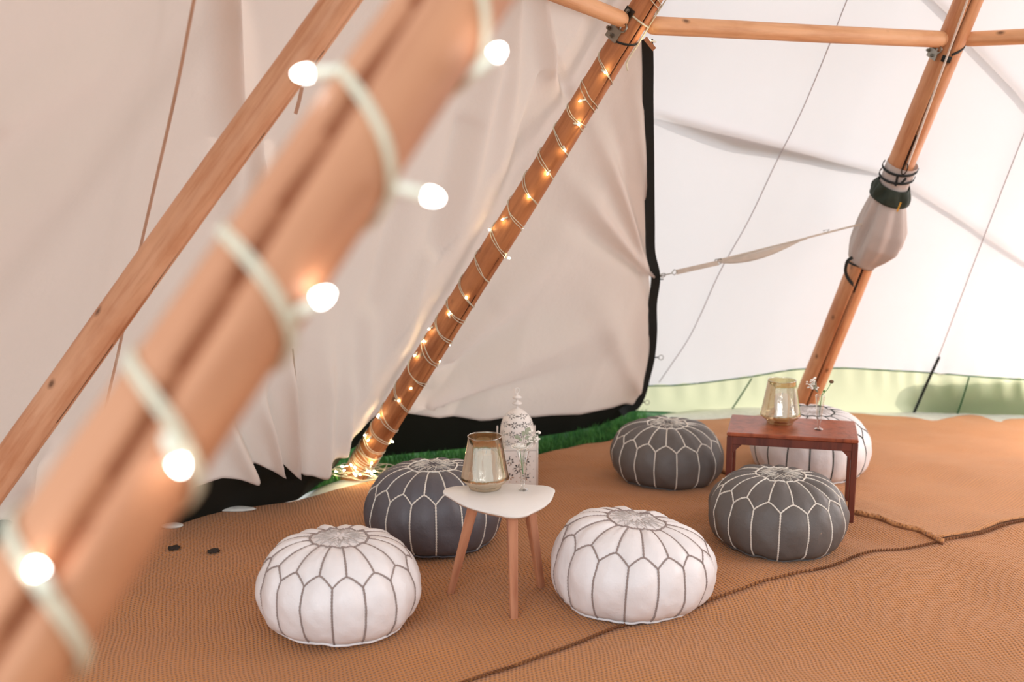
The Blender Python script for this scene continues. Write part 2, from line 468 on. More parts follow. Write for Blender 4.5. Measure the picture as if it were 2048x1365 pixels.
# folds: (polyline px, half width px, amplitude m)
def seg_d(px, py, a, b):
    ax, ay = a; bx, by = b; dx, dy = bx - ax, by - ay; L = dx * dx + dy * dy
    t = ((px - ax) * dx + (py - ay) * dy) / L
    tc = min(1, max(0, t))
    qx, qy = ax + tc * dx, ay + tc * dy
    sgn = 1 if (px - ax) * dy - (py - ay) * dx > 0 else -1
    return sqrt((px - qx) ** 2 + (py - qy) ** 2), t, sgn
FOLDS = [  # ends (x1,y1,x2,y2), width at each end, amplitude
 (1306, 548, 1175, 225, 6, 20, 0.030), (1304, 545, 1225, 235, 5, 16, -0.022), (1302, 555, 1120, 330, 6, 26, 0.030),
 (1300, 560, 1085, 400, 8, 30, -0.018), (1306, 552, 1262, 120, 4, 16, 0.016),
 (1262, 800, 1330, 560, 10, 20, 0.02), (1270, 770, 1180, 560, 12, 40, 0.02),
 (850, 800, 1290, 610, 12, 34, 0.030), (860, 815, 1240, 720, 9, 26, -0.022), (870, 760, 1180, 560, 10, 34, -0.020),
 (900, 720, 1150, 470, 9, 34, 0.016), (840, 806, 1120, 730, 7, 20, 0.018),
 (1020, -60, 1000, 330, 15, 24, 0.035), (1062, -60, 1110, 200, 12, 16, 0.035), (975, 120, 880, 560, 18, 40, 0.035),
 (1090, 150, 1010, 420, 10, 22, -0.025), (925, 250, 840, 640, 18, 30, -0.028), (1110, 120, 1160, 250, 8, 14, -0.02),
 (860, 520, 770, 740, 16, 22, 0.024), (740, 640, 715, 850, 18, 16, 0.024), (800, 420, 690, 820, 20, 22, -0.02),
 (440, -60, 468, 430, 18, 24, 0.040), (478, -60, 500, 300, 16, 20, -0.028), (500, 250, 555, 760, 18, 24, 0.032), (537, 300, 600, 720, 16, 18, -0.024),
 (571, 935, 545, 740, 10, 15, -0.060), (587, 948, 576, 680, 8, 12, 0.050), (556, 944, 515, 780, 7, 16, 0.050), (520, 938, 470, 800, 8, 20, -0.050),
 (600, 950, 600, 700, 6, 12, -0.05), (640, 945, 650, 640, 14, 24, 0.035), (500, 955, 420, 800, 14, 24, 0.03),
 (680, 900, 700, 700, 12, 18, 0.03), (30, 1040, 60, 920, 12, 20, 0.03), (70, 1020, 110, 900, 10, 20, -0.03),
 (0, 240, 300, 60, 40, 60, 0.02), (-100, 520, 250, 250, 50, 60, 0.02), (1000, 600, 1260, 300, 20, 40, 0.010),
]
def fold(px, py):
    s = 0
    for x1, y1, x2, y2, w1, w2, a in FOLDS:
        d, t, _ = seg_d(px, py, (x1, y1), (x2, y2))
        tt = min(1, max(0, t)); ww = lerp(w1, w2, tt)
        k = d / ww
        if k < 3:
            fade = 1 - 0.75 * sstep(0.5, 1.0, t)
            s += a * (1.0 if abs(a) > 0.045 else 1.7) * fade * math.exp(-k * k)
    return s
def lpoint(px, py, extra=0.0):
    p = LC.hit(px, py)
    n = LC.nrm(p)
    d = fold(px, py) + 0.012 * noise.noise(p * 1.3) + extra
    d += 0.05 * math.exp(-((px - 1306) / 60.0) ** 2 - ((py - 550) / 140.0) ** 2) * -1
    return p - n * d
MAXY = -760
def xs_l(n, x0=-900):
    # denser columns inside the frame
    return [interp(i / (n - 1), [(0, 0), (0.10, (0 - x0) / (1.0 * (1300 - x0))), (1, 1)]) for i in range(n)]
def lgrid(nu, nv, top, bot, x0=-900, bulge=0.0, off=0.0):
    us = xs_l(nu, x0); mb = MB(); vs = []
    for u in us:
        for j in range(nv):
            v = j / (nv - 1); x = lerp(x0, 1300, u)
            for _ in range(5):
                y = lerp(top(x), bot(x), v); x = lerp(x0, interp(y, EDGE), u)
            y = lerp(top(x), bot(x), v)
            vs.append(lpoint(x, y, off - bulge * sin(pi * min(v * 1.0, 1))))
    fs = [(i * nv + j, i * nv + j + 1, (i + 1) * nv + j + 1, (i + 1) * nv + j) for i in range(nu - 1) for j in range(nv - 1)]
    return mb.add(vs, fs)
wall_l = tag(obj('wall_left', lgrid(330, 170, lambda x: MAXY, lambda x: interp(x, HEM)), M['canvas_l']), kind='structure')
tag(wall_l, 'draped cream tent canvas behind the left and middle poles')
def skirt_top(x): return interp(x, HEM) - 3
def skirt_bot(x): return max(interp(x, BOT), interp(x, HEM) + 1)
sk = obj('skirt', lgrid(300, 12, skirt_top, skirt_bot, off=-0.015), M['skirt_b'], wall_l); sk['label'] = 'black ground skirt of the cream canvas'

def ribbon(pts, width, thick, normal_fn, name, mat, parent, smooth=False):
    """flat strip through 3-D points; width lies in the surface, thickness along its normal"""
    mb = MB(); vs = []; n = len(pts)
    for i, p in enumerate(pts):
        t = (pts[min(i + 1, n - 1)] - pts[max(i - 1, 0)]).normalized(); nn = normal_fn(p); nn = (nn - t * nn.dot(t)).normalized()
        b = t.cross(nn); ww = width(i / (n - 1)) if callable(width) else width
        for a, c in ((-1, -1), (1, -1), (1, 1), (-1, 1)): vs.append(p + b * a * ww / 2 + nn * c * thick / 2)
    fs = []
    for i in range(n - 1):
        for k in range(4): l = (k + 1) % 4; fs.append((i * 4 + k, i * 4 + l, i * 4 + 4 + l, i * 4 + 4 + k))
    fs += [(3, 2, 1, 0), tuple(n * 4 - 4 + k for k in range(4))]
    mb.add(vs, fs); return obj(name, mb, mat, parent, smooth=smooth)
tocam = lambda p: (CAM - p).normalized()
epx = [(1290, 76), (1291, 130), (1291, 200), (1292, 300), (1294, 380), (1299, 450), (1305, 510), (1309, 552), (1306, 610), (1302, 660), (1297, 710), (1288, 750), (1277, 780), (1265, 802), (1252, 815), (1240, 824)]
ed = cr([lpoint(x, y, 0.012) for x, y in epx], 5)
tag(ribbon(ed, lambda t: 0.050 - 0.002 * t, 0.006, tocam, 'edge_strip', M['black'], wall_l), 'black webbing edge of the cream canvas')
for (x, y) in ((1308, 553), (1300, 709), (1272, 797)):
    mb = MB(); p = lpoint(x, y, 0.02)
    mb.tube([p + V((0.005, 0, 0)), p + V((0.035, 0, 0.001))], 0.007, 6, flat=0.5)
    lp = obj('edge_tab', mb, M['black'], wall_l)
    if y > 600:
        q = p + V((0.05, 0, 0)); mb = MB()
        mb.tube([q + V((0.014 * cos(a), 0, 0.014 * sin(a))) for a in [2 * pi * k / 12 for k in range(12)]], 0.0022, 5, closed=True)
        obj('ring', mb, M['metal'], lp)
# the vertical seam beside the deep pleat
seam = cr([lpoint(x, y, 0.004) for x, y in ((588, 700), (590, 780), (592, 860), (594, 900), (594, 940))], 5)
ribbon(seam, 0.008, 0.003, tocam, 'seam', M['black'] if False else M['webt'], wall_l)

# right canvas and its green skirt
RTOP = [(900, 800), (1200, 776), (1268, 772), (1330, 770), (1400, 767), (1470, 757), (1530, 748), (1590, 739), (1640, 735), (1700, 736), (1800, 741), (1860, 746), (1950, 752), (2048, 758), (2400, 775), (3000, 830), (5200, 1060)]
RBOT = [(900, 826), (1262, 821), (1330, 823), (1378, 826), (1448, 827), (1560, 828), (1689, 826), (1821, 828), (1950, 830), (2048, 832), (2400, 850), (3000, 915), (5200, 1190)]
def rpoint(px, py, off=0.0):
    p = RC.hit(px, py); n = RC.nrm(p)
    g = 0.010 * noise.noise(p * 1.1)
    yt = interp(px, RTOP)
    if py > yt - 60:   # gathers where the skirt is sewn on
        k = math.exp(-((py - yt - 12) / 26.0) ** 2)
        g += 0.010 * k * sin(px * 0.16 + 2 * sin(px * 0.021)) * (0.5 + 0.5 * noise.noise(V((px * 0.01, 0, 5))))
    return p - n * (g + off)
def rgrid(nu, nv, top, bot, x0=1180, x1=2700, off=0.0):
    vs = []
    for i in range(nu):
        x = lerp(x0, x1, i / (nu - 1))
        for j in range(nv):
            vs.append(rpoint(x, lerp(top(x), bot(x), j / (nv - 1)), off))
    return MB().add(vs, [(i * nv + j, i * nv + j + 1, (i + 1) * nv + j + 1, (i + 1) * nv + j) for i in range(nu - 1) for j in range(nv - 1)])
wall_r = tag(obj('wall_right', rgrid(300, 110, lambda x: MAXY, lambda x: interp(x, RTOP), x1=5200), M['canvas_r']), 'bright white tent canvas behind the right pole', kind='structure')
sk = obj('skirt', rgrid(560, 14, lambda x: interp(x, RTOP), lambda x: interp(x, RBOT), x1=5200), M['skirt_g'], wall_r); sk['label'] = 'translucent green ground skirt'
def rline(px, w_, mat, name='seam', off=0.006, th=0.003):
    return ribbon(cr([rpoint(x, y, off) for x, y in px], 6), w_, th, tocam, name, mat, wall_r)
rline([(1720, -60), (1697, -10), (1650, 110), (1600, 230), (1550, 330), (1497, 440), (1440, 540), (1400, 630), (1375, 680), (1345, 725), (1318, 765)], 0.0055, M['seamr'])
rline([(2090, 160), (2060, 235), (2020, 335), (1970, 465), (1930, 570), (1877, 712)], 0.0055, M['seamr'])
rline([(1877, 712), (1860, 750), (1825, 826)], 0.017, M['black'], 'tie_cord', 0.014, 0.012)
rline([(1937, 752), (1926, 790), (1913, 828)], 0.009, M['seamg'], 'tie_cord', 0.012, 0.008)
rline([(1501, 755), (1480, 790), (1455, 826)], 0.009, M['seamg'], 'tie_cord', 0.012, 0.008)
rline([(x, interp(x, RTOP)) for x in range(1262, 2300, 40)], 0.008, M['seamg'], 'skirt_seam_shade')  # dark green strip paints the shadow of the seam along the skirt top
rline([(x, interp(x, RBOT)) for x in range(1262, 2300, 40)], 0.008, M['seamg'], 'skirt_hem')
# the upper part of the tent, above the frame
def roof(u, v):
    th = 2 * pi * u; z = lerp(3.15, 5.6, v); dr = V((cos(1.75 * pi - th), sin(1.75 * pi - th)))
    k = min(1, 1 - sstep(0.0, 0.9, th) + sstep(3.76, 3.98, th))
    r = lerp(LC.rad(th, z), RC.rad(th, z), k) + 0.05
    return V((FOOT[0] + dr.x * r, FOOT[1] + dr.y * r, z))
rf = tag(obj('ceiling', MB().grid(120, 24, roof, wrap=True), M['canvas_l']), 'cream canvas of the tent top above the poles', kind='structure')
def side(u, v):
    th = lerp(5.0, 6.7, u) ; z = lerp(0.05, 3.3, v); a = 1.75 * pi - th; r = RC.rad(th % (2 * pi) if th < 2 * pi else 6.2, z) + 0.07
    return V((FOOT[0] + cos(a) * r, FOOT[1] + sin(a) * r, z))
tag(obj('wall_side', MB().grid(50, 16, side), M['canvas_r']), 'white tent canvas closing the right side beyond the frame', kind='structure')
# webbing that lies on the outside of the canvas; the sun throws its shadow through the cloth
def outer(top, bot, name='outer_strap', off=-0.03, mat=None, n=30):
    vs = []
    for i in range(n):
        t = i / (n - 1); x = lerp(top[0][0], top[-1][0], t)
        a, b = interp(x, top), interp(x, bot)
        for k in range(3): vs.append(rpoint(x, lerp(a, b, k / 2), off))
    mb = MB().add(vs, [(i * 3 + j, i * 3 + j + 1, i * 3 + 4 + j, i * 3 + 3 + j) for i in range(n - 1) for j in range(2)])
    return obj(name, mb, mat or M['strapout'], wall_r, solid=0.004)
outer([(1240, 205), (1770, 345), (1800, 355)], [(1240, 208), (1300, 224), (1380, 262), (1480, 300), (1600, 320), (1700, 341), (1770, 351), (1800, 362)])
outer([(1800, 352), (2200, 615)], [(1800, 362), (2200, 627)])
outer([(1930, 60), (2200, 350)], [(1930, 80), (2200, 372)])
outer([(1840, -45), (1930, 45)], [(1840, -25), (1930, 68)])
tg = outer([(1812, 806), (1818, 785), (1835, 772), (1870, 767), (1950, 765), (2048, 764), (2300, 764)], [(1812, 808), (1825, 822), (1845, 834), (2048, 838), (2300, 860)], 'skirt_shade_patch', -0.06, M['shade_green'], 60)  # added unseen patch outside the skirt, shaped to give its dark green shade
tg['label'] = 'dark green patch added outside to shade the skirt'

# ------------------------------------------------------------ ground, mats
def ground():
    mb = MB()
    def fn(u, v):
        x = lerp(-14, 16, u); y = lerp(-8, 24, v); return V((x, y, gz(x, y) - 0.045))
    return mb.grid(90, 96, fn)
tag(obj('ground', ground(), M['turf']), 'grass field under and around the tent', kind='structure')

SEAM = [G(x, y) for x, y in ((910, 1361), (1115, 1305), (1242, 1258), (1383, 1224), (1476, 1197), (1560, 1170), (1647, 1149), (1751, 1110), (1862, 1087), (1937, 1068), (2045, 1036))]
d0 = (SEAM[0] - SEAM[4]).normalized(); d1 = (SEAM[-1] - SEAM[-4]).normalized()
SEAM = [SEAM[0] + d0 * k for k in (5, 3, 1.5, 0.7)] + SEAM + [SEAM[-1] + d1 * k for k in (0.7, 1.5, 3)]
SEAMC = cr([V((p.x, p.y, 0)) for p in SEAM], 10)
def seam_y(x): return interp(x, [(p.x, p.y) for p in SEAMC])
FAR = [G(x, y) for x, y in ((-900, 1430), (-400, 1245), (0, 1125), (180, 1100), (350, 1056), (470, 1022), (597, 996), (680, 978), (760, 962), (860, 946), (1000, 915), (1100, 895), (1160, 880), (1215, 876), (1260, 862), (1330, 852), (1430, 846), (1520, 838), (1620, 832), (1690, 828), (1755, 833), (1821, 839), (1871, 846), (1925, 833), (1966, 835), (1995, 846), (2048, 838), (2400, 860), (3000, 930))]
FARC = cr([V((p.x, p.y, 0)) for p in FAR], 4)
def far_y(x): return interp(x, [(p.x, p.y) for p in FARC])
def mat_grid(x0, x1, ylo, yhi, nx, ny, lift, edge=0.0):
    def fn(u, v):
        x = lerp(x0, x1, u); a, b = ylo(x), yhi(x); y = lerp(a, b, v)
        z = gz(x, y) + lift
        ee = min(abs(y - b), 0.05) / 0.05
        return V((x, y, z - edge * (1 - ee)))
    return MB().grid(nx, ny, fn)
m1 = tag(obj('jute_mat', mat_grid(-5.0, 5.6, lambda x: min(seam_y(x), far_y(x) - 0.02), far_y, 260, 130, 0.0, 0.012), M['jute'], solid=0.008), 'broad orange brown woven jute mat under the poufs', 'mat')
m2 = tag(obj('jute_mat', mat_grid(-5.0, 5.6, lambda x: -1.5, seam_y, 260, 130, -0.002), M['jute2'], solid=0.008), 'nearest jute mat, in front of the braided seam', 'mat')
# stitched seam between the two: a row of short slanted stitches laid as cord
mb = MB(); L = 0; last = None
for i in range(len(SEAMC) - 1):
    a, b = SEAMC[i], SEAMC[i + 1]; n = max(1, int((b - a).length / 0.012))
    if a.x < -1.2: continue
    for k in range(n):
        p = a.lerp(b, k / n); t = (b - a).normalized(); s_ = V((-t.y, t.x, 0))
        q0 = p - t * 0.006 - s_ * 0.005; q1 = p + t * 0.006 + s_ * 0.005
        z = gz(p.x, p.y) + 0.006
        mb.tube([V((q0.x, q0.y, z)), V(((q0.x + q1.x) / 2, (q0.y + q1.y) / 2, z + 0.004)), V((q1.x, q1.y, z))], 0.0032, 4)
tag(obj('seam_stitching', mb, M['cord'], m1), kind='stuff')['label'] = 'dark braided stitching joining the two mats'
# overlapping far right mat with a turned edge
ROLL = [G(x, y) for x, y in ((1390, 925), (1445, 948), (1560, 985), (1650, 1016), (1709, 1032), (1759, 1042), (1800, 1056), (1838, 1063), (1862, 1074), (1885, 1087))]
ROLLC = cr([V((p.x, p.y, 0)) for p in ROLL], 8)
# the edge runs from far-left to near-right; mat lies to its right
def roll_y(x): return interp(x, [(p.x, p.y) for p in ROLLC])
xr0, xr1 = ROLLC[0].x, ROLLC[-1].x
def m3lo(x): return roll_y(x) if x < xr1 else seam_y(x) + 0.01
def fn3(u, v):
    x = lerp(xr0 - 0.0, 5.6, u ** 1.3); a = m3lo(x) + 0.005; b = far_y(x) - 0.03
    y = lerp(a, b, v); e = 0.005 * math.exp(-((y - a) / 0.06) ** 2)
    return V((x, y, gz(x, y) + 0.011 + e))
m3 = tag(obj('jute_mat', MB().grid(160, 90, fn3), M['jute3'], solid=0.008), 'far right jute mat with turned edge by the wooden table', 'mat')
mb = MB()
rp = [V((p.x, p.y, gz(p.x, p.y) + 0.012 + 0.002 * sin(i * 0.8))) for i, p in enumerate(ROLLC)]
mb.tube(rp, lambda i: 0.012 + 0.002 * sin(i * 2.1), 8)
tag(obj('rolled_edge', mb, M['jute3'], m3))
mb = MB()
mb.tube([p + V((-0.006, -0.012, -0.008)) for p in rp], 0.006, 6)
obj('edge_cord', mb, M['cord'], m3)
# pale groundsheet showing at the margin of the matting
SH = [(-1.1, 0.05), (-0.95, 0.13), (-0.75, 0.15), (-0.5, 0.06), (-0.2, 0.0), (0.5, 0.0), (0.8, 0.05), (1.0, 0.30), (2.0, 0.45), (4.5, 0.6)]  # right part widened outside to stand in for glaring sunlit ground
def sheet_far(x): return far_y(x) + interp(x, SH)
sheet = obj('groundsheet', mat_grid(-1.4, 4.6, lambda x: far_y(x) - 0.4, sheet_far, 160, 10, -0.016, 0.0), M['sheet'], solid=0.004)
tag(sheet, 'pale grey groundsheet edge under the far side of the matting, widened on the right as sunlit ground', 'groundsheet')
# pale blobs at the left edge: a sheet ruck and a painted light leak
mb = MB()
for (x, y, l) in ((470, 1034, 0.10), (345, 1064, 0.05)):
    g = G(x, y)
    mb = MB().sphere(V((g.x, g.y, gz(g.x, g.y) + 0.010)), 0.03, 12, 8, (l / 0.03, 1.0, 0.35))
    obj('ruck_and_light_leak', mb, M['sheet'], sheet)
# grass between the matting and the skirt
mb = MB(); rnd = random.Random(3)
for _ in range(9000):
    px = rnd.uniform(640, 1300); x = G(px, 900).x * rnd.uniform(0.98, 1.1)
    y0 = far_y(x) + interp(x, SH) + 0.012; y1 = y0 + 1.0
    y = lerp(y0, y1, rnd.random() ** 1.6)
    p = V((x, y, gz(x, y) - 0.045)); h = rnd.uniform(0.035, 0.085); a = rnd.uniform(0, 2 * pi)
    d = V((cos(a), sin(a), 0)); l = V((rnd.uniform(-1, 1), rnd.uniform(-1, 1), 0)) * h * 0.45; wd = rnd.uniform(0.0015, 0.003)
    mb.add([p - d * wd, p + d * wd, p + l * 0.4 + d * wd * 0.8 + V((0, 0, h * 0.6)), p + l * 0.4 - d * wd * 0.8 + V((0, 0, h * 0.6)), p + l + V((0, 0, h))],
           [(0, 1, 2, 3), (3, 2, 4)])
tag(obj('grass', mb, M['blade'], smooth=False), 'green grass showing between the jute mat and the black skirt', 'grass', kind='stuff')
for (x, y, lab) in ((349, 1106, 'dark scrap of dry leaf on the mat, nearer the blurred pole'), (428, 1113, 'dark scrap of dry leaf on the mat, nearer the left white pouf')):
    g = G(x, y); mb = MB(); z = gz(g.x, g.y) + 0.007
    def fl(u, v, g=g, z=z, y=y):
        a = (u - 0.5) * 2; b = (v - 0.5) * 2
        return V((g.x + a * 0.026, g.y + b * 0.028 * (1 - a * a * 0.8) + 0.006 * sin(a * 5 + y), z + 0.006 * abs(sin(a * 3 + b * 2 + y))))
    mb.grid(10, 6, fl); tag(obj('dry_leaf', mb, M['debris'], loc=(g.x, g.y, z), solid=0.001), lab, 'leaf')

# ------------------------------------------------------------ poles
class Pole:
    def __init__(s, a, b, ra, rb): s.a = V(a); s.b = V(b); s.ra = ra; s.rb = rb; s.tab = None
    def at(s, t): return s.a.lerp(s.b, t)
    def r(s, t): return lerp(s.ra, s.rb, t)
    def t_at_y(s, y):
        if s.tab is None:
            s.tab = []
            for i in range(401):
                t = i / 400
                if depth(s.at(t)) > 0.1: s.tab.append((proj(s.at(t))[1], t))
            s.tab.sort()
        return interp(y, s.tab)
    def frame(s, t):
        ax = (s.b - s.a).normalized(); p = s.at(t); c = CAM - p; e1 = (c - ax * c.dot(ax)).normalized()
        return ax, e1, ax.cross(e1)
    def surf(s, t, th, extra=0.0):
        """th = 0 faces the camera, +90 deg is the right silhouette"""
        ax, e1, e2 = s.frame(t)
        return s.at(t) + (e1 * cos(th) + e2 * sin(th)) * (s.r(t) + extra)
def zfill(a, b, z):
    t = (z - a.z) / (b.z - a.z); return a + (b - a) * t
def line_pole(p0, d0_, p1, d1_, zb, zt, wa, wb):
    a = P(p0[0], p0[1], d0_); b = P(p1[0], p1[1], d1_)
    return Pole(zfill(a, b, zb), zfill(a, b, zt), wa, wb)
APEX = V((2.44, 3.14, 5.4))
pA = line_pole((0, 948), 3.396, (682, 0), 3.10, -0.05, 4.4, 0.056, 0.048)
pB = line_pole((722, 930), 5.34, (1296, 0), 4.20, -0.05, 4.6, 0.066, 0.040)
pC = line_pole((1608, 812), 6.36, (1935, 0), 4.78, -0.05, 4.4, 0.072, 0.056)
pD = line_pole((290, 900), 0.93, (913, 0), 1.14, 0.0, 3.4, 0.058, 0.052)
def pole_mesh(pl, groove, gd, gw, seed, nl=150, nc=60, taper_end=False):
    L = (pl.b - pl.a).length; ax, e1, e2 = pl.frame(0.45)
    mb = MB(); vs = []
    for i in range(nl + 1):
        t = i / nl; z = t * L
        bx = 0.007 * noise.noise(V((seed, z * 0.9, 0))); by = 0.007 * noise.noise(V((seed, z * 0.9, 9)))
        g0, g1 = groove; gth = lerp(g0, g1, t) + 0.10 * noise.noise(V((z * 1.3, seed, 2)))
        on = 1.0 if gd > 0 else 0.0
        on *= 1.0 if seed == 6.2 else sstep(-0.25, 0.05, noise.noise(V((z * 0.8, seed, 5))) + 0.25)
        for k in range(nc):
            th = 2 * pi * k / nc
            r = pl.r(t) * (1 + 0.025 * noise.noise(V((cos(th) * 0.9, sin(th) * 0.9, z * 2.2 + seed * 5))) + 0.01 * noise.noise(V((cos(th) * 3, sin(th) * 3, z * 7 + seed))))
            dth = (th - gth + pi) % (2 * pi) - pi
            r -= gd * on * math.exp(-(dth / gw) ** 2)
            vs.append(V((cos(th) * r + bx, sin(th) * r + by, z)))
    fs = [(i * nc + k, i * nc + (k + 1) % nc, (i + 1) * nc + (k + 1) % nc, (i + 1) * nc + k) for i in range(nl) for k in range(nc)]
    fs += [tuple(range(nc))[::-1], tuple(nl * nc + k for k in range(nc))]
    mb.add(vs, fs)
    rot = Matrix((e1, e2, ax)).transposed().to_4x4()
    pl.crack = []
    if gd > 0:
        for i in range(nl):
            for k in range(nc):
                t = (i + .5) / nl; z = t * L; th = 2 * pi * (k + .5) / nc
                gth = lerp(g0_(groove), g1_(groove), t) + 0.10 * noise.noise(V((z * 1.3, seed, 2)))
                on = 1.0 if seed == 6.2 else sstep(-0.25, 0.05, noise.noise(V((z * 0.8, seed, 5))) + 0.25)
                if on > 0.4 and abs((th - gth + pi) % (2 * pi) - pi) < gw * 0.75: pl.crack.append(i * nc + k)
    return mb, Matrix.Translation(pl.a) @ rot
g0_ = lambda g: g[0]
g1_ = lambda g: g[1]
def make_pole(name, pl, mat, groove, gd, gw, seed, label, nl=150, nc=60, cat='tent pole', crack=None):
    crack = crack or M['crack']
    mb, mw = pole_mesh(pl, groove, gd, gw, seed, nl, nc)
    o = obj(name, mb, mat); o.matrix_world = mw
    o.data.materials.append(crack)
    for q in pl.crack: o.data.polygons[q].material_index = 1
    return tag(o, label, cat)
oA = make_pole('tent_pole', pA, M['polea'], (1.15, 1.15), 0.012, 0.04, 1.3, 'sharp pale wooden tent pole slanting up from the left edge', nl=260, nc=110)
oB = make_pole('tent_pole', pB, M['poleb'], (0.85, 0.55), 0.016, 0.06, 4.1, 'amber wooden tent pole wound with small lights, standing in the grass', nl=260, nc=110)
oC = make_pole('tent_pole', pC, M['pole'], (0.25, 0.2), 0.014, 0.07, 8.8, 'wooden tent pole with a grey cloth cover tied to it', nl=260, nc=72)
oD = make_pole('tent_pole', pD, M['poled'], (1.24, -2.51), 0.018, 0.16, 6.2, 'thick blurred tent pole nearest the camera, wound with large lights', nl=260, nc=72, crack=M['crackd'])

# cross bars
def bar(a, b, r0, r1, seed, label):
    pl = Pole(a, b, r0, r1); mb, mw = pole_mesh(pl, (0, 0), 0.0, 0.1, seed, 70, 32)
    # round the ends off
    L = (pl.b - pl.a).length
    for v in mb.v:
        e = min(v.z, L - v.z)
        if e < 0.05:
            k = sqrt(max(0.0, 1 - ((0.05 - e) / 0.05) ** 2)) * 0.45 + 0.55; v.x *= k; v.y *= k
    o = obj('crossbar', mb, M['bar']); o.matrix_world = mw
    return tag(o, label, 'crossbar'), pl
tB = pB.t_at_y(52); tC = pC.t_at_y(82)
dB = depth(pB.at(tB)); dC = depth(pC.at(tC))
bar(P(760, -155, 3.0), P(1250, 42, dB - 0.03), 0.034, 0.032, 2.2, 'peeled crossbar running up left from the middle pole')
bar(P(1292, 50, dB + 0.02), P(1892, 78, dC - 0.02), 0.037, 0.038, 3.7, 'long peeled crossbar between the middle and right poles')
bar(P(1922, 79, dC + 0.0), P(3100, 22, 3.9), 0.034, 0.040, 5.9, 'short peeled crossbar leaving the frame on the right')

# ------------------------------------------------------------ pole fittings
def ringpts(pl, t, ex, tilt=0.0, n=28, a0=0, a1=2 * pi, up=0.0):
    L = (pl.b - pl.a).length
    return [pl.surf(t + (tilt * sin(lerp(a0, a1, k / n) + up)) / L, lerp(a0, a1, k / n), ex) for k in range(n + 1)]
def strap_ring(pl, y, w_, ex, mat, parent, name='strap', tilt=0.0, up=0.0, a0=0, a1=2 * pi):
    t = pl.t_at_y(y); pts = ringpts(pl, t, ex, tilt, up=up, a0=a0, a1=a1); ax, e1, e2 = pl.frame(t); c = pl.at(t)
    return ribbon(pts, w_, 0.003, lambda p: (p - c - ax * (p - c).dot(ax)).normalized(), name, mat, parent, smooth=True)
def plate(c, u, v, n, a, b, th, mat, parent, name='plate'):
    mb = MB().box(c, u * a, v * b, n * th, 0.002); return obj(name, mb, mat, parent, smooth=False)
def bolt(c, n, r, parent, mat=None):
    mb = MB(); n = n.normalized(); mb.tube([c, c + n * 0.008], r, 6); mb.tube([c + n * 0.008, c + n * 0.014], r * 0.55, 6)
    return obj('bolt', mb, mat or M['metal'], parent, smooth=False)
def bracket(pl, y, label, side=-1, s=1.0):
    t = pl.t_at_y(y); ax, e1, e2 = pl.frame(t); c = pl.surf(t, side * 0.75, 0.004); n = (e1 * cos(side * 0.75) + e2 * sin(side * 0.75)); u = ax.cross(n)
    o = thing('bracket', label, 'metal bracket', c)
    plate(c + ax * 0.028 * s, u, ax, n, 0.018 * s, 0.022 * s, 0.003, M['metald'], o)
    plate(c - ax * 0.030 * s + u * -0.012, u, ax, n, 0.024 * s, 0.018 * s, 0.003, M['metal'], o)
    for a, b in ((0.0, 0.040), (0.004, 0.018), (-0.030, -0.026), (-0.008, -0.036)):
        bolt(c + u * a * s + ax * b * s + n * 0.003, n, 0.0065 * s, o)
    m = MB(); q = c + u * 0.022 * s + n * 0.014
    m.tube([q + (u * cos(a) + ax * sin(a)) * 0.011 * s for a in [2 * pi * k / 14 for k in range(14)]], 0.003 * s, 6, closed=True)
    obj('eye_ring', m, M['metal'], o)
    m = MB(); m.tube([c + n * 0.004 - u * 0.01, c + n * 0.022 + ax * 0.004 * s], 0.010 * s, 8); obj('hinge_pin', m, M['metald'], o)
    return o
brB = bracket(pB, 58, 'steel bolt bracket joining the crossbar to the middle pole', -1, 1.5)
brC = bracket(pC, 92, 'steel bolt bracket joining the crossbar to the right pole', -1, 1.35)
o = thing('strap_collar', 'thin black strap buckled round the middle pole below the crossbars', 'strap', pB.at(pB.t_at_y(78)))
strap_ring(pB, 78, 0.008, 0.003, M['black'], o, 'strap', tilt=0.02, up=-0.6, a0=-1.1, a1=1.6)
strap_ring(pB, 84, 0.022, 0.004, M['black'], o, 'strap', a0=-0.95, a1=-0.5)
o = thing('strap_collar', 'black strap buckled round the right pole below the crossbars', 'strap', pC.at(pC.t_at_y(105)))
strap_ring(pC, 108, 0.030, 0.003, M['black'], o, 'strap', a0=-0.15, a1=0.5)
strap_ring(pC, 100, 0.012, 0.003, M['black'], o, 'strap', tilt=0.04, up=-0.3, a0=0.4, a1=1.7)
o = thing('wire_tie', 'pale wire looped round the middle pole just above the crossbars', 'wire', pB.at(pB.t_at_y(30)))
tj = pB.t_at_y(32); LB = (pB.b - pB.a).length
obj('loop', MB().tube([pB.surf(tj - 0.014 * (a + 1.1) / 2.4 / LB, a, 0.004) for a in [lerp(-1.3, 1.5, k / 20) for k in range(21)]], 0.004, 6), M['wire'], o)
obj('tail', MB().tube(cr([pB.surf(tj - 0.01 / LB, 1.45, 0.006), pB.surf(tj - 0.09 / LB, 1.35, 0.008), pB.surf(tj - 0.17 / LB, 1.2, 0.01), pB.surf(tj - 0.20 / LB, 1.3, 0.03)], 5), 0.004, 6), M['wire'], o)
obj('tail', MB().tube(cr([pB.surf(tj + 0.40 / LB, 1.5, 0.006), pB.surf(tj + 0.2 / LB, 1.55, 0.008), pB.surf(tj - 0.01 / LB, 1.45, 0.006)], 5), 0.003, 6), M['wire'], o)
# leather tag hanging under the junction
p = P(1290, 76, dB - 0.06); q = P(1309, 99, dB - 0.06)
ribbon_tag = ribbon([p.lerp(q, k / 6) for k in range(7)], 0.018, 0.003, tocam, 'leather_tag', M['tagw'], None)
tag(ribbon_tag, 'tan leather tag hanging at the top of the black canvas edge', 'tag')
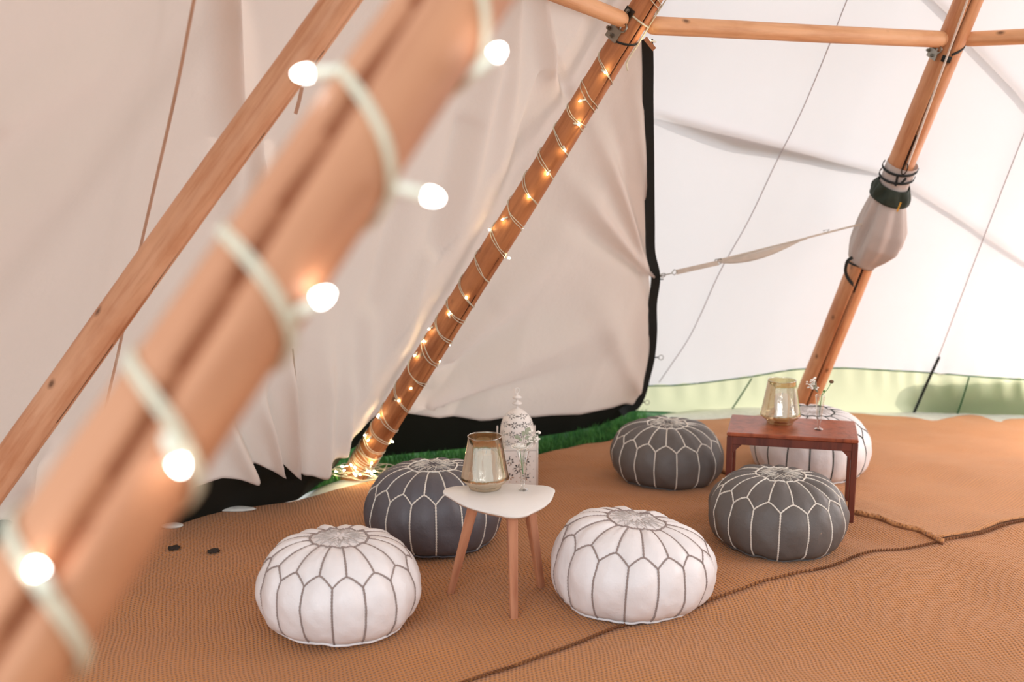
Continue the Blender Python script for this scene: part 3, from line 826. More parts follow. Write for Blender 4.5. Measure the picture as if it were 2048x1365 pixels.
# tan tie hanging behind the left pole
p = [P(604, 175, 3.35), P(598, 203, 3.35), P(591, 228, 3.36)]
tag(ribbon(cr(p, 4), 0.012, 0.003, tocam, 'fabric_tie', M['ropet'], None), 'short tan fabric tie hanging behind the left pole', 'tie')

def rope(pts, r, mat, name, label, cat, n=6):
    o = obj(name, MB().tube(pts, r, n), mat); return tag(o, label, cat)
lr = []
for x, y in ((400, -60), (389, -5), (345, 215), (280, 500), (240, 690), (215, 800), (196, 900), (180, 985)):
    h_ = LC.hit(x, y); lr.append(h_ + (CAM - h_).normalized() * 0.10)
rope(cr(lr, 8), 0.0052, M['ropet'], 'cord', 'tan cord hanging down the canvas at the left edge', 'cord')
# ropes along the right pole
def along(pl, y0, y1, th0, th1, ex, n=30, sag=0.0):
    out = []
    t0, t1 = pl.t_at_y(y0), pl.t_at_y(y1)
    for k in range(n + 1):
        s_ = k / n; out.append(pl.surf(lerp(t0, t1, s_), lerp(th0, th1, s_), ex + sag * sin(pi * s_)))
    return out
rope(along(pC, -120, 322, -0.12, 0.42, 0.010), 0.005, M['rope'], 'rope', 'pale rope running down the front of the right pole', 'rope')
rpx = [(2010, -90), (1972, 0), (1945, 62), (1928, 108), (1895, 178), (1864, 250)]
rope(cr([P(x, y, dC + 0.02 + 0.0019 * (y + 90)) for x, y in rpx], 6), 0.004, M['rope'], 'rope', 'pale rope hanging clear on the right side of the right pole', 'rope')
rope(cr([P(x + 9, y + 6, dC + 0.04 + 0.0019 * (y + 90)) for x, y in rpx[:-1]] + [P(1866, 251, dC + 0.68)], 6), 0.003, M['rope'], 'rope', 'thinner pale rope, doubled beside the hanging one on the right', 'rope')
o = thing('carabiner_chain', 'small steel snap hooks and links hanging beside the right pole', 'carabiner', P(1862, 252, dC + 0.66))
links = [(1862, 253, 1851, 282, 9), (1852, 280, 1847, 300, 4), (1849, 298, 1842, 318, 8), (1843, 316, 1839, 328, 5), (1840, 326, 1832, 342, 4)]
for i, (x0, y0, x1, y1, wd) in enumerate(links):
    a = P(x0, y0, dC + 0.66 + i * 0.02); b = P(x1, y1, dC + 0.66 + i * 0.02); ax = (b - a); u = ax.cross(tocam(a)).normalized(); L = ax.length
    W = wd / F * 5.4 / 2; pts = []
    for k in range(16):
        an = 2 * pi * k / 16; pts.append((a + b) / 2 - ax * 0.5 * cos(an) + u * W * sin(an) * (1.15 - 0.35 * cos(an)))
    obj('link', MB().tube(pts, 0.0022, 5, closed=True), M['metald'], o)

# the tied cloth cover on the right pole
tc0 = pC.t_at_y(326); tc1 = pC.t_at_y(532)
cover = thing('pole_cover', 'grey cotton cover bunched and tied round the right pole', 'cloth cover', pC.at(tc0))
def cover_fn(prof, y0, y1, folds=1.0, slant=0.0):
    """prof: list (s, left radius, right radius) in metres beyond the axis"""
    def fn(u, v):
        th = 2 * pi * u; t = lerp(pC.t_at_y(y0), pC.t_at_y(y1), v)
        rl = interp(v, [(a, b) for a, b, c in prof]); rr = interp(v, [(a, c) for a, b, c in prof])
        k = 0.5 + 0.5 * sin(th)             # 1 at right silhouette
        r = lerp(rl, rr, sstep(0, 1, k)) * (1 + 0.0)
        r += folds * 0.013 * sin(v * pi) * (sin(th * 7 + 1.5 * v) + 0.6 * sin(th * 11 + 3)) * (0.4 + 0.6 * (cos(th) > -0.2))
        r = max(r, pC.r(t) + 0.004)
        return pC.surf(t + slant * (sin(th)) , th, r - pC.r(t))
    return fn
obj('collar', MB().grid(64, 14, cover_fn([(0, .072, .082), (.4, .073, .080), (.85, .068, .075), (1, .074, .078)], 326, 372, 0.15), wrap=True), M['bag'], cover)
obj('bag', MB().grid(96, 40, cover_fn([(0, .074, .078), (.08, .080, .092), (.25, .084, .125), (.45, .088, .158), (.65, .092, .158), (.82, .096, .118), (.93, .092, .085), (1, .082, .072)], 378, 522, 1.0, -0.004), wrap=True), M['bag'], cover, solid=0.003)
obj('gathered_band', MB().grid(64, 10, cover_fn([(0, .080, .084), (.4, .090, .098), (1, .098, .112)], 366, 394, 0.8, -0.001), wrap=True), M['dkgreen'], cover, solid=0.003)
for y, tl in ((334, 0.012), (350, 0.012)):
    strap_ring(pC, y, 0.013, 0.020, M['black'], cover, 'strap', tilt=tl, up=-0.7, a0=-1.9, a1=1.75)
for th0, th1, ya, yb in ((0.05, 0.15, 337, 356), (0.55, 0.35, 338, 352)):
    pts = [pC.surf(lerp(pC.t_at_y(ya), pC.t_at_y(yb), k / 6), lerp(th0, th1, k / 6), 0.024) for k in range(7)]
    ribbon(pts, 0.012, 0.003, tocam, 'strap', M['black'], cover)
pts = [pC.surf(lerp(pC.t_at_y(381), pC.t_at_y(399), k / 4), 0.62, 0.050) for k in range(5)]
ribbon(pts, 0.008, 0.004, tocam, 'toggle', M['yellow'], cover)
m = MB(); q = pC.surf(pC.t_at_y(322), 0.28, 0.022); ax = pC.frame(0.4)[0]; u = ax.cross(tocam(q)).normalized()
m.tube([q + ax * 0.03 * cos(a) + u * 0.012 * sin(a) for a in [2 * pi * k / 16 for k in range(16)]], 0.003, 5, closed=True); obj('snap_hook', m, M['metald'], cover)
# lower drawstring and loop
lw_ = strap_ring(pC, 520, 0.012, 0.012, M['black'], cover, 'hem_cord', tilt=0.02, up=0.2, a0=-0.9, a1=1.2)
loop = [(1705, 515), (1695, 523), (1691, 540), (1694, 553), (1702, 565), (1712, 573), (1722, 572), (1727, 562)]
lpts = [P(x, y, depth(pC.at(pC.t_at_y(y))) - 0.085 + 0.002 * i) for i, (x, y) in enumerate(loop)]
tag(ribbon(cr(lpts, 5), 0.017, 0.003, tocam, 'strap_loop', M['black'], None), 'black strap loop slung round the right pole under the cloth cover', 'strap')

# guy strap from the black edge to the right pole
hk = ed[35]
o = thing('tension_strap', 'taupe webbing strap pulling the black canvas edge to the right pole', 'strap', hk)
e0 = depth(hk); e1_ = depth(pC.at(pC.t_at_y(450))) - 0.06
def sp_(x, y): return P(x, y, lerp(e0 - 0.02, e1_, (x - 1312) / (1722 - 1312)))
ribbon([sp_(1352, 545).lerp(sp_(1437, 526), k / 6) for k in range(7)], 0.026, 0.003, tocam, 'webbing', M['webt'], o)
ribbon([sp_(1437, 522).lerp(sp_(1618, 475), k / 8) for k in range(9)], lambda t: 0.016 - 0.008 * t, 0.003, tocam, 'webbing', M['webt'], o)
def loose(u, v):
    x = lerp(1438, 1614, u); yt = lerp(524, 477, u); b = 13 * sin(pi * min(1, u * 1.08) ** 0.85) + 2
    return sp_(x, yt + v * max(1.0, b)) + V((0, -0.02 * sin(pi * u), 0))
obj('slack_webbing', MB().grid(24, 4, loose), M['webt'], o, solid=0.003)
ribbon([sp_(1614, 476).lerp(sp_(1728, 447), k / 6) for k in range(7)], 0.010, 0.003, tocam, 'webbing', M['webt'], o)
c = sp_(1436, 524); mb = MB(); bu = (sp_(1446, 522) - c).normalized(); bv = V((0, 0, 1))
mb.tube([c + bu * a * 0.016 + bv * b * 0.014 for a, b in ((-1, -1), (1, -1), (1, 1), (-1, 1))], 0.003, 6, closed=True); mb.tube([c - bv * 0.014, c + bv * 0.014], 0.0025, 6)
obj('buckle', mb, M['metal'], o)
c = sp_(1652, 463); mb = MB(); mb.tube([c + bu * 0.018 * cos(a) + bv * 0.013 * sin(a) for a in [2 * pi * k / 3 + 0.5 for k in range(3)]], 0.003, 6, closed=True); obj('triangle_ring', mb, M['metal'], o)
c = sp_(1349, 545); mb = MB(); mb.tube([c + bu * 0.015 * cos(a) + bv * 0.015 * sin(a) for a in [2 * pi * k / 4 for k in range(4)]], 0.003, 6, closed=True); obj('square_ring', mb, M['metal'], o)
mb = MB(); mb.tube([sp_(1322, 552), sp_(1344, 547)], 0.003, 6); mb.tube([sp_(1326, 551) + bu * 0.014 * cos(a) + bv * 0.010 * sin(a) for a in [2 * pi * k / 14 for k in range(14)]], 0.0025, 6, closed=True)
obj('snap_hook', mb, M['metal'], o)

# ------------------------------------------------------------ string lights
def helix(pl, knots, ex, step=0.12, wob=0.0, off=0.0):
    pts = []; a = knots[0][0]; L = (pl.b - pl.a).length
    while a <= knots[-1][0]:
        y = interp(a, knots); t = pl.t_at_y(y) + off / L + wob * noise.noise(V((a * 0.7, off * 50, 0))) / L
        pts.append(pl.surf(t, a, ex)); a += step
    return pts
def bulb(base, tip, parent, mat, r, label=None):
    d = (tip - base).normalized(); L = (tip - base).length
    h = MB(); q = base + d * (L * 0.72)
    h.tube([base, base + d * L * 0.1, base + d * L * 0.12, q], lambda i: (r * 0.8, r * 0.8, r, r)[i], 10)
    hb = obj('bulb_holder', h, M['holder'], parent)
    b = MB(); b.tube([q, q + d * L * 0.08, q + d * L * 0.2, q + d * L * 0.28], lambda i: (r * 0.85, r * 0.85, r * 0.65, r * 0.2)[i], 10)
    obj('bulb', b, mat, hb); return hb
# near pole
kn = [(R(-270), -250), (R(-90), -82), (R(90), 92), (R(270), 208), (R(450), 362), (R(630), 533), (R(810), 652), (R(990), 783), (R(1170), 932), (R(1350), 1110), (R(1530), 1272), (R(1710), 1400)]
sD = thing('string_lights', 'large blurred string of lights wound round the nearest pole', 'string lights', pD.at(0.4))
obj('wire', MB().tube(helix(pD, kn, 0.0035), 0.0030, 8), M['wire'], sD)
obj('wire', MB().tube(helix(pD, kn, 0.0035, off=0.0065), 0.0030, 8), M['wire'], sD)
def dD(y): return depth(pD.at(pD.t_at_y(y)))
for (bx, by, tx, ty, df) in ((692, 142, 592, 148, -0.045), (948, 150, 1003, 96, -0.03), (792, 374, 880, 398, -0.02), (572, 640, 660, 585, -0.02), (330, 868, 364, 944, -0.06), (100, 1192, 68, 1128, -0.06)):
    dd = dD((by + ty) / 2) + df
    bulb(P(bx, by, dd), P(tx, ty, dd), sD, M['led2'], 0.0058)
# middle pole
sB = thing('string_lights', 'fine string of small lights wound round the middle pole', 'string lights', pB.at(0.2))
rights = [-40, 18, 165, 222, 257, 310, 355, 408, 457, 512, 563, 612, 645, 685, 732, 770, 823, 862, 884, 905, 915, 924, 931, 938, 944]
kn = []
for i, y in enumerate(rights):
    gap = (y - rights[i - 1]) if i else 60
    kn += [(2 * pi * i - pi / 2, y - 11 - min(33, gap * 0.62)), (2 * pi * i + pi / 2, y - 11)]
obj('wire', MB().tube(helix(pB, kn, 0.003, 0.2, 0.012), 0.0019, 5), M['wire'], sB)
obj('wire', MB().tube(helix(pB, kn, 0.003, 0.2, 0.022, off=0.012), 0.0019, 5), M['wire'], sB)
mb = MB()   # loose coils lying at the pole foot
rr = random.Random(5); q0 = pB.at(pB.t_at_y(930))
pts = []
for k in range(60):
    a = k * 0.55; rad = 0.09 + 0.09 * rr.random(); pts.append(V((q0.x + rad * 1.2 * cos(a), q0.y - 0.02 + rad * 0.55 * sin(a), gz(q0.x, q0.y) + 0.0 + 0.05 * rr.random())))
mb.tube(cr(pts, 4), 0.0022, 5); obj('loose_wire', mb, M['wire'], sB)
dBf = lambda y: depth(pB.at(pB.t_at_y(min(y, 940))))
BL = [(1322, 2, 1306, 8, -0.02), (1296, 80, 1312, 84, -0.06), (1212, 147, 1206, 142, -0.06), (1157, 203, 1172, 199, -0.06), (1160, 250, 1148, 247, -0.06), (1131, 303, 1126, 290, -0.06), (1094, 350, 1100, 340, -0.06),
      (1057, 396, 1060, 390, -0.06), (1003, 440, 1017, 434, -0.05), (977, 458, 986, 466, -0.02), (1046, 457, 1038, 456, 0.0), (1021, 517, 1006, 513, 0.0), (968, 570, 971, 558, -0.03), (932, 597, 934, 590, -0.06),
      (897, 627, 899, 633, -0.06), (856, 660, 864, 655, -0.03), (845, 684, 850, 680, -0.02), (900, 691, 893, 686, 0.03), (881, 722, 868, 726, -0.01), (828, 713, 834, 706, -0.03), (820, 779, 829, 773, -0.06), (799, 803, 792, 801, -0.06),
      (820, 812, 811, 820, -0.0), (757, 829, 757, 836, -0.05), (754, 833, 760, 838, -0.05), (728, 872, 738, 868, -0.03), (735, 883, 742, 874, -0.07), (787, 885, 776, 879, 0.0), (779, 888, 774, 879, 0.0),
      (744, 925, 741, 934, -0.09), (682, 934, 697, 932, -0.08), (701, 929, 706, 934, -0.10), (709, 934, 712, 940, -0.10), (670, 943, 682, 948, -0.08), (737, 945, 733, 938, -0.10), (750, 944, 744, 940, -0.09), (707, 946, 712, 952, -0.10), (744, 950, 741, 943, -0.10), (711, 953, 714, 946, -0.12), (690, 940, 684, 944, -0.1), (722, 951, 716, 948, -0.13)]
for tx, ty, bx, by, df in BL:
    dd = dBf((ty + by) / 2) + df
    a = P(bx, by, dd); b = P(tx, ty, dd - 0.012)
    if (b - a).length < 0.03: a = b + (a - b).normalized() * 0.032
    bulb(a, b, sB, M['led'], 0.0042)

# ------------------------------------------------------------ poufs
def pouf(cx, yb, wpx, h, cover_m, stitch_m, label, seed, rot=0.0, tilt=(0, 0), N=16, zoff=0.0, star_m=None, dx=0.0):
    """cx, bottom line and width of the silhouette in the photo fix its place and size"""
    Rr = 0.28
    for _ in range(6):
        g = G(cx, yb); Yc = g.y + 0.70 * Rr
        d = Yc * cp + (H - 0.15) * sp
        Rr = wpx / F * d / 2
    X = (cx - 1024) / F * d + dx
    c = V((X, Yc, gz(X, Yc) + zoff)); rn = random.Random(seed)
    root = thing('pouf', label, 'pouf', c)
    prof = [(0.0, 1.0), (.18, 1.0), (.33, .985), (.5, .965), (.66, .92), (.80, .84), (.91, .72), (.98, .56), (1.0, .42), (.975, .27), (.91, .13), (.80, .04), (.68, .0), (.45, .0), (0.0, .0)]
    pp = [V((a * Rr, b * h, 0)) for a, b in prof]
    pc = cr(pp, 10); Ls = [0]
    for a, b in zip(pc, pc[1:]): Ls.append(Ls[-1] + (b - a).length)
    tot = Ls[-1]; Ls = [l / tot for l in Ls]
    def prf(t):
        t = min(1, max(0, t)); lo, hi = 0, len(Ls) - 1
        while hi - lo > 1:
            m_ = (lo + hi) // 2
            if Ls[m_] <= t: lo = m_
            else: hi = m_
        k = (t - Ls[lo]) / max(1e-9, Ls[hi] - Ls[lo]); p = pc[lo].lerp(pc[hi], k); q = pc[hi] - pc[lo]
        return p.x, p.y, V((-q.y, q.x)).normalized() if False else V((-(pc[hi].y - pc[lo].y), (pc[hi].x - pc[lo].x)))
    def t_of_r(fr, side=False):
        for i, p in enumerate(pc):
            if p.x >= fr * Rr: return Ls[i]
        return Ls[-1]
    tm = t_of_r(.36); tu = t_of_r(.83); tl = t_of_r(.912)
    tb = [Ls[i] for i, p in enumerate(pc) if p.x <= .83 * Rr and p.y < 0.2 * h][0]
    jit = [rn.uniform(-0.05, 0.05) for _ in range(N * 2)]
    def tz(s):  # s: -1..1 across a side panel
        return tu + (tl - tu) * abs(s) ** 1.45
    def loc(th):
        q = (th - rot) / (2 * pi / N); k = math.floor(q); return q - k    # 0..1 across side panel
    wob = [rn.uniform(0, 6) for _ in range(4)]
    def S(th, t, ex=0.0):
        f = loc(th); s = 2 * f - 1; z0 = tz(s); x, z, nn = prf(t); nx, nz = nn.x, nn.y
        l = sqrt(nx * nx + nz * nz) + 1e-9; nx, nz = nx / l, nz / l
        if t > z0:
            v = (t - z0) / (tb - z0) if t < tb else 1.0
            puff = 0.011 * (1 - abs(s) ** 2.4) * (sin(pi * min(1, v)) ** 0.55 if 0 < v < 1 else 0)
        else:
            sp2 = 2 * ((f + 0.5) % 1) - 1; v = (t - tm) / (z0 - tm) if t > tm else 0
            puff = 0.009 * (1 - abs(sp2) ** 2.2) * (sin(pi * min(1, max(0, v))) ** 0.6 if 0 < v < 1 else 0)
            if t < tm: puff = 0.004 * (1 - (t / tm) ** 2)
        a = th + 0.0
        wr = 1 + 0.022 * sin(2 * a + wob[0]) + 0.014 * sin(3 * a + wob[1])
        nf = noise.noise(V((cos(a) * 3.2 + seed, sin(a) * 3.2, z * 10))) * 0.009 + noise.noise(V((cos(a) * 9 + seed, sin(a) * 9, z * 30))) * 0.003
        e = puff + ex + (nf if t < 0.9 * tb + 0.1 else nf * 0.3) * (0.25 if t < tm else 1)
        rr_ = x * wr + nx * e * (1 if t > 0.03 else 0); zz = z + nz * e
        if t > tb: zz = max(zz, 0)
        # sag of the top
        zz += (zz / h) * 0.008 * sin(a + wob[2]) * (x / Rr)
        p = V((rr_ * cos(a), rr_ * sin(a), zz))
        k = min(1, max(0, zz / h))
        p.z += k * (tilt[0] * p.x + tilt[1] * p.y) ; p.x -= k * h * tilt[0] * 0.5; p.y -= k * h * tilt[1] * 0.5
        return c + p
    # normals of profile point outward: check sign once
    dth = 2 * pi / N
    for k in range(N):
        t0 = rot + k * dth
        mb = MB().grid(11, 17, lambda u, v: S(t0 + dth * min(0.9999, max(0.0001, u)), lerp(tz(2 * min(.9999, max(.0001, u)) - 1), tb, v) + (1e-6 if v == 0 else 0)))
        obj('side_panel', mb, cover_m, root)
    for k in range(N):
        t0 = rot + (k + 0.5) * dth
        def fp(u, v):
            th = t0 + dth * min(.9999, max(.0001, u)); return S(th, lerp(tm, tz(2 * loc(th) - 1), v))
        obj('petal_panel', MB().grid(11, 12, fp), cover_m, root)
    obj('medallion', MB().grid(48, 8, lambda u, v: S(rot + 2 * pi * u, tm * v + 1e-5), wrap=True), cover_m, root)
    obj('base', MB().grid(64, 8, lambda u, v: S(rot + 2 * pi * u, lerp(tb, 1, v)), wrap=True), cover_m, root)
    sr = 0.0034
    bead = lambda i: sr * (1.0 + 0.28 * (1 if i % 3 == 0 else -0.3))
    mb = MB()
    for k in range(N):
        th = rot + k * dth
        j = jit[k] * 0.25
        n = 62; mb.tube([S(th + 1e-4 + 0.0, lerp(tl, tb, i / n), 0.0008) for i in range(n + 1)], bead, 5)
        th = rot + (k + .5) * dth
        n = 36; mb.tube([S(th, lerp(tm, tu, i / n), 0.0008) for i in range(n + 1)], bead, 5)
        n = 30; mb.tube([S(rot + (k + min(.9999, max(.0001, i / n))) * dth, tz(2 * i / n - 1), 0.0008) for i in range(n + 1)], bead, 5)
    n = 170; mb.tube([S(rot + 2 * pi * i / n, tm, 0.001) for i in range(n)], lambda i: bead(i) * 1.15, 5, closed=True)
    obj('seam_stitching', mb, stitch_m, root)
    mb = MB()
    tr = lambda fr: tm * fr
    for a0, r1, r2, m_ in ((0, .86, .40, 8), (pi / 8, .74, .46, 8), (pi / 16, .56, .20, 8)):
        pts = []
        for i in range(m_ * 2):
            pts.append((a0 + pi * i / m_, r1 if i % 2 == 0 else r2))
        for (a, ra), (b, rb) in zip(pts, pts[1:] + [(pts[0][0] + 2 * pi, pts[0][1])]):
            mb.tube([S(rot + lerp(a, b, q / 5), tr(lerp(ra, rb, q / 5)), 0.001) for q in range(6)], 0.0009, 3)
            mb.tube([S(rot + lerp(a, b, q / 5) + .05, tr(lerp(ra, rb, q / 5) * .86), 0.001) for q in range(6)], 0.0008, 3)
    for i in range(16):
        a = 2 * pi * i / 16 + .1
        for w_ in (-.09, .09):
            mb.tube([S(rot + a + w_ * (1 - q / 3), tr(.5 + .42 * q / 3), 0.001) for q in range(4)], 0.0009, 3)
    obj('embroidered_star', mb, star_m or stitch_m, root)
    mb = MB(); n = 120
    mb.tube([S(rot + 2 * pi * i / n, tb, 0.004) for i in range(n)], 0.0045, 6, closed=True)
    obj('base_piping', mb, cover_m, root)
    return root, c, Rr
WG = 'round leather poufs on the matting'
pouf(680, 1293, 317, 0.308, M['lw'], M['st_g'], 'white leather pouf with taupe stitching, left of the white side table', 11, star_m=M['st_l'], rot=0.06, tilt=(-0.02, -0.02))
pouf(1261, 1247, 316, 0.31, M['lw'], M['st_g'], 'white leather pouf leaning right, right of the white side table', 12, star_m=M['st_l'], rot=0.2, tilt=(-0.13, -0.02))
pouf(866, 1116, 264, 0.335, M['lg'], M['st_w'], 'grey leather pouf with cream stitching, half behind the white side table', 13, rot=0.12, tilt=(0.0, -0.03))
pouf(1335, 979, 220, 0.290, M['lg2'], M['st_w'], 'grey leather pouf standing farthest back by the green skirt', 14, rot=0.02, tilt=(0.02, 0.02))
pouf(1556, 1125, 272, 0.302, M['lg2'], M['st_w'], 'grey leather pouf in front of the wooden table', 15, rot=0.16, tilt=(-0.03, 0.0))
pouf(1622, 968, 224, 0.330, M['lw'], M['st_d'], 'white leather pouf with charcoal stitching behind the wooden table', 16, star_m=M['st_l'], rot=0.1, tilt=(0.0, 0.0))

# ------------------------------------------------------------ white side table
TZ = 0.42
cT = V((-0.045, 3.635, TZ))
t1 = thing('side_table', 'white rounded triangle side table on three bamboo legs', 'table', (cT.x, cT.y, gz(cT.x, cT.y)))
VT = [(-0.262, 3.715), (0.162, 3.735), (0.025, 3.405)]
def tri_outline(n=96, inset=0.0):
    cx_ = sum(p[0] for p in VT) / 3; cy_ = sum(p[1] for p in VT) / 3; pts = []
    k = 0
    vs = [V((p[0] - cx_, p[1] - cy_)) for p in VT]
    out = []
    rc = 0.075
    # rounded triangle: corners of radius rc, sides bulged
    for i in range(3):
        a = vs[i - 1]; b = vs[i]; c_ = vs[(i + 1) % 3]
        inner = b * (1 - rc / b.length)
        n1 = (b - a).normalized(); n1 = V((n1.y, -n1.x)); n1 = n1 if n1.dot(b) > 0 else -n1
        n2 = (c_ - b).normalized(); n2 = V((n2.y, -n2.x)); n2 = n2 if n2.dot(b) > 0 else -n2
        a1 = atan2(n1.y, n1.x); a2 = atan2(n2.y, n2.x)
        while a2 - a1 > pi: a2 -= 2 * pi
        while a2 - a1 < -pi: a2 += 2 * pi
        for q in range(11): an = lerp(a1, a2, q / 10); out.append(inner + V((cos(an), sin(an))) * rc * 0.8)
    m_ = len(out); res = []
    for i in range(m_):
        p, q = out[i], out[(i + 1) % m_]; d = (q - p).length; nseg = max(1, int(d / 0.02)); nn = V(((q - p).y, -(q - p).x)).normalized()
        if nn.dot(p) < 0: nn = -nn
        for s_ in range(nseg):
            u = s_ / nseg; res.append(p.lerp(q, u) + nn * (0.022 * (d / 0.25) * sin(pi * u) if nseg > 3 else 0))
    return [V((p.x * (1 - inset) + cx_, p.y * (1 - inset) + cy_)) for p in res]
def slab(rings, name, mat, parent):
    mb = MB(); n = len(rings[0][0]); vs = []
    for o_, z in rings: vs += [V((p.x, p.y, z)) for p in o_]
    fs = [(i * n + k, i * n + (k + 1) % n, (i + 1) * n + (k + 1) % n, (i + 1) * n + k) for i in range(len(rings) - 1) for k in range(n)]
    fs += [tuple(range(n))[::-1], tuple((len(rings) - 1) * n + k for k in range(n))]
    mb.add(vs, fs); return sharp(obj(name, mb, mat, parent), 50)
o0, oi, oj = tri_outline(), tri_outline(inset=0.015), tri_outline(inset=0.06)
slab([(oi, TZ - 0.0095), (o0, TZ - 0.007), (o0, TZ - 0.002), (oi, TZ)], 'tabletop', M['tabtop'], t1)
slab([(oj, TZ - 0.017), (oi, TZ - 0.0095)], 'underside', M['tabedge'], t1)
def leg(top, foot, w0, w1, parent, mat, name='leg', seed=0, tdir=None):
    top, foot = V(top), V(foot); d = (top - foot); L = d.length; ax = d.normalized()
    e1 = V((0, -1, 0)) if tdir is None else V(tdir); e1 = (e1 - ax * e1.dot(ax)).normalized(); e2 = ax.cross(e1)
    mb = MB(); vs = []; prof = [(-1, -.8), (-.8, -1), (.8, -1), (1, -.8), (1, .8), (.8, 1), (-.8, 1), (-1, .8)]
    for t in (0, 0.01, 0.5, 1):
        w_ = lerp(w1, w0, t) / 2
        for a, b in prof: vs.append(V((a * w_, b * w_, t * L)))
    fs = [(i * 8 + k, i * 8 + (k + 1) % 8, i * 8 + 8 + (k + 1) % 8, i * 8 + 8 + k) for i in range(3) for k in range(8)] + [tuple(range(8))[::-1], tuple(24 + k for k in range(8))]
    mb.add(vs, fs)
    me = bpy.data.meshes.new(name); me.from_pydata(mb.v, [], mb.f); me.materials.append(mat)
    o = bpy.data.objects.new(name, me); C.objects.link(o); o.parent = parent
    rot = Matrix((e1, e2, ax)).transposed().to_4x4(); o.matrix_local = Matrix.Translation(foot - wloc(parent)) @ rot
    return o
def foot(px, py):
    g = G(px, py); return V((g.x, g.y, gz(g.x, g.y)))
leg((-0.135, 3.63, TZ - 0.016), foot(901, 1186), 0.040, 0.026, t1, M['bamboo'])
leg((0.000, 3.52, TZ - 0.016), foot(1028, 1241), 0.036, 0.026, t1, M['bamboo'], tdir=(0.2, -1, 0))
leg((0.060, 3.63, TZ - 0.016), foot(1082, 1178), 0.036, 0.024, t1, M['bamboo'], tdir=(0.5, -1, 0))

# ------------------------------------------------------------ wooden table
TW = 0.392
fl, fr = V((0.972, 4.600, TW)), V((1.527, 4.470, TW)); bl, br = V((1.062, 4.930, TW)), V((1.617, 4.800, TW))
t2 = thing('low_table', 'small dark red wooden table with corner braces, beside the right poufs', 'table', (1.29, 4.70, gz(1.29, 4.7)))
ux = (fr - fl).normalized(); uy = (bl - fl).normalized(); uz = V((0, 0, 1)); cc_ = (fl + br) / 2; Lx = (fr - fl).length / 2; Ly = (bl - fl).length / 2
obj('tabletop', MB().box(cc_ - uz * 0.009, ux * Lx, uy * Ly, uz * 0.009, 0.004), M['mahog'], t2, loc=cc_, smooth=False)
for s_ in (-1, 1):
    obj('apron', MB().box(cc_ + uy * s_ * (Ly - 0.014) - uz * 0.037, ux * (Lx - 0.026), uy * 0.010, uz * 0.019, 0.002), M['mahogd'], t2, smooth=False)
    obj('side_rail', MB().box(cc_ + ux * s_ * (Lx - 0.014) - uz * 0.037, uy * (Ly - 0.05), ux * 0.010, uz * 0.019, 0.002), M['mahogd'], t2, smooth=False)
    for q in (-1, 1):
        tp = cc_ + ux * s_ * (Lx - 0.014) + uy * q * (Ly - 0.024) - uz * 0.018
        ft = V((tp.x, tp.y, gz(tp.x, tp.y) + 0.002))
        obj('leg', MB().box((tp + ft) / 2, ux * 0.0135, uy * 0.024, (tp - ft) / 2, 0.003), M['mahogd'], t2, loc=ft, smooth=False)
        g0 = cc_ + ux * s_ * (Lx - 0.028) + uy * q * (Ly - 0.016) - uz * 0.056
        mb = MB(); e = -ux * s_
        tri = [g0, g0 + e * 0.040, g0 - uz * 0.040]
        mb.add([p + uy * 0.008 for p in tri] + [p - uy * 0.008 for p in tri], [(0, 1, 2), (5, 4, 3), (0, 3, 4, 1), (1, 4, 5, 2), (2, 5, 3, 0)])
        obj('corner_brace', mb, M['mahogd'], t2, smooth=False)

# ------------------------------------------------------------ lustre hurricane vases, candles
def hurricane(c, s, mat, label, clab):
    o = thing('hurricane_vase', label, 'vase', c)
    prof = [(.0, .004), (.050, .004), (.056, .0), (.060, .004), (.060, .010), (.063, .014), (.076, .024), (.089, .036), (.090, .041), (.086, .055), (.076, .110), (.066, .165), (.0625, .192), (.0635, .196), (.062, .198), (.060, .196), (.061, .190), (.065, .165), (.075, .110), (.085, .055), (.087, .041)]
    obj('glass_body', MB().lathe([(a * s, b * s) for a, b in prof[:14]], c, 64), mat, o)
    obj('rim', MB().tube([V(c) + V((.062 * s * cos(a), .062 * s * sin(a), .197 * s)) for a in [2 * pi * k / 48 for k in range(48)]], 0.0018, 6, closed=True), M['clear'], o)
    cd = thing('candle', clab, 'candle', V(c) + V((0.004, 0, 0.012)))
    q = V(c) + V((0.004, 0.0, 0.012)); 
    obj('wax', MB().lathe([(0, 0), (.033, 0), (.035, .004), (.035, .118), (.031, .124), (.012, .120), (0, .119)], q, 32), M['candle'], cd)
    obj('wick', MB().tube([q + V((0, 0, .118)), q + V((.001, 0, .127)), q + V((.004, 0, .133))], .0012, 5), M['debris'], cd)
    return o
v1 = onz(970, 976, TZ); hurricane((v1.x, v1.y, TZ), 1.0, M['lustre'], 'smoky gold lustre glass hurricane vase on the white side table', 'cream pillar candle inside the smoky vase on the white table')
v2 = onz(1560, 846, TW); hurricane((v2.x, v2.y, TW), 1.04, M['lustre2'], 'pale gold lustre glass hurricane vase on the wooden table', 'cream pillar candle inside the pale vase on the wooden table')

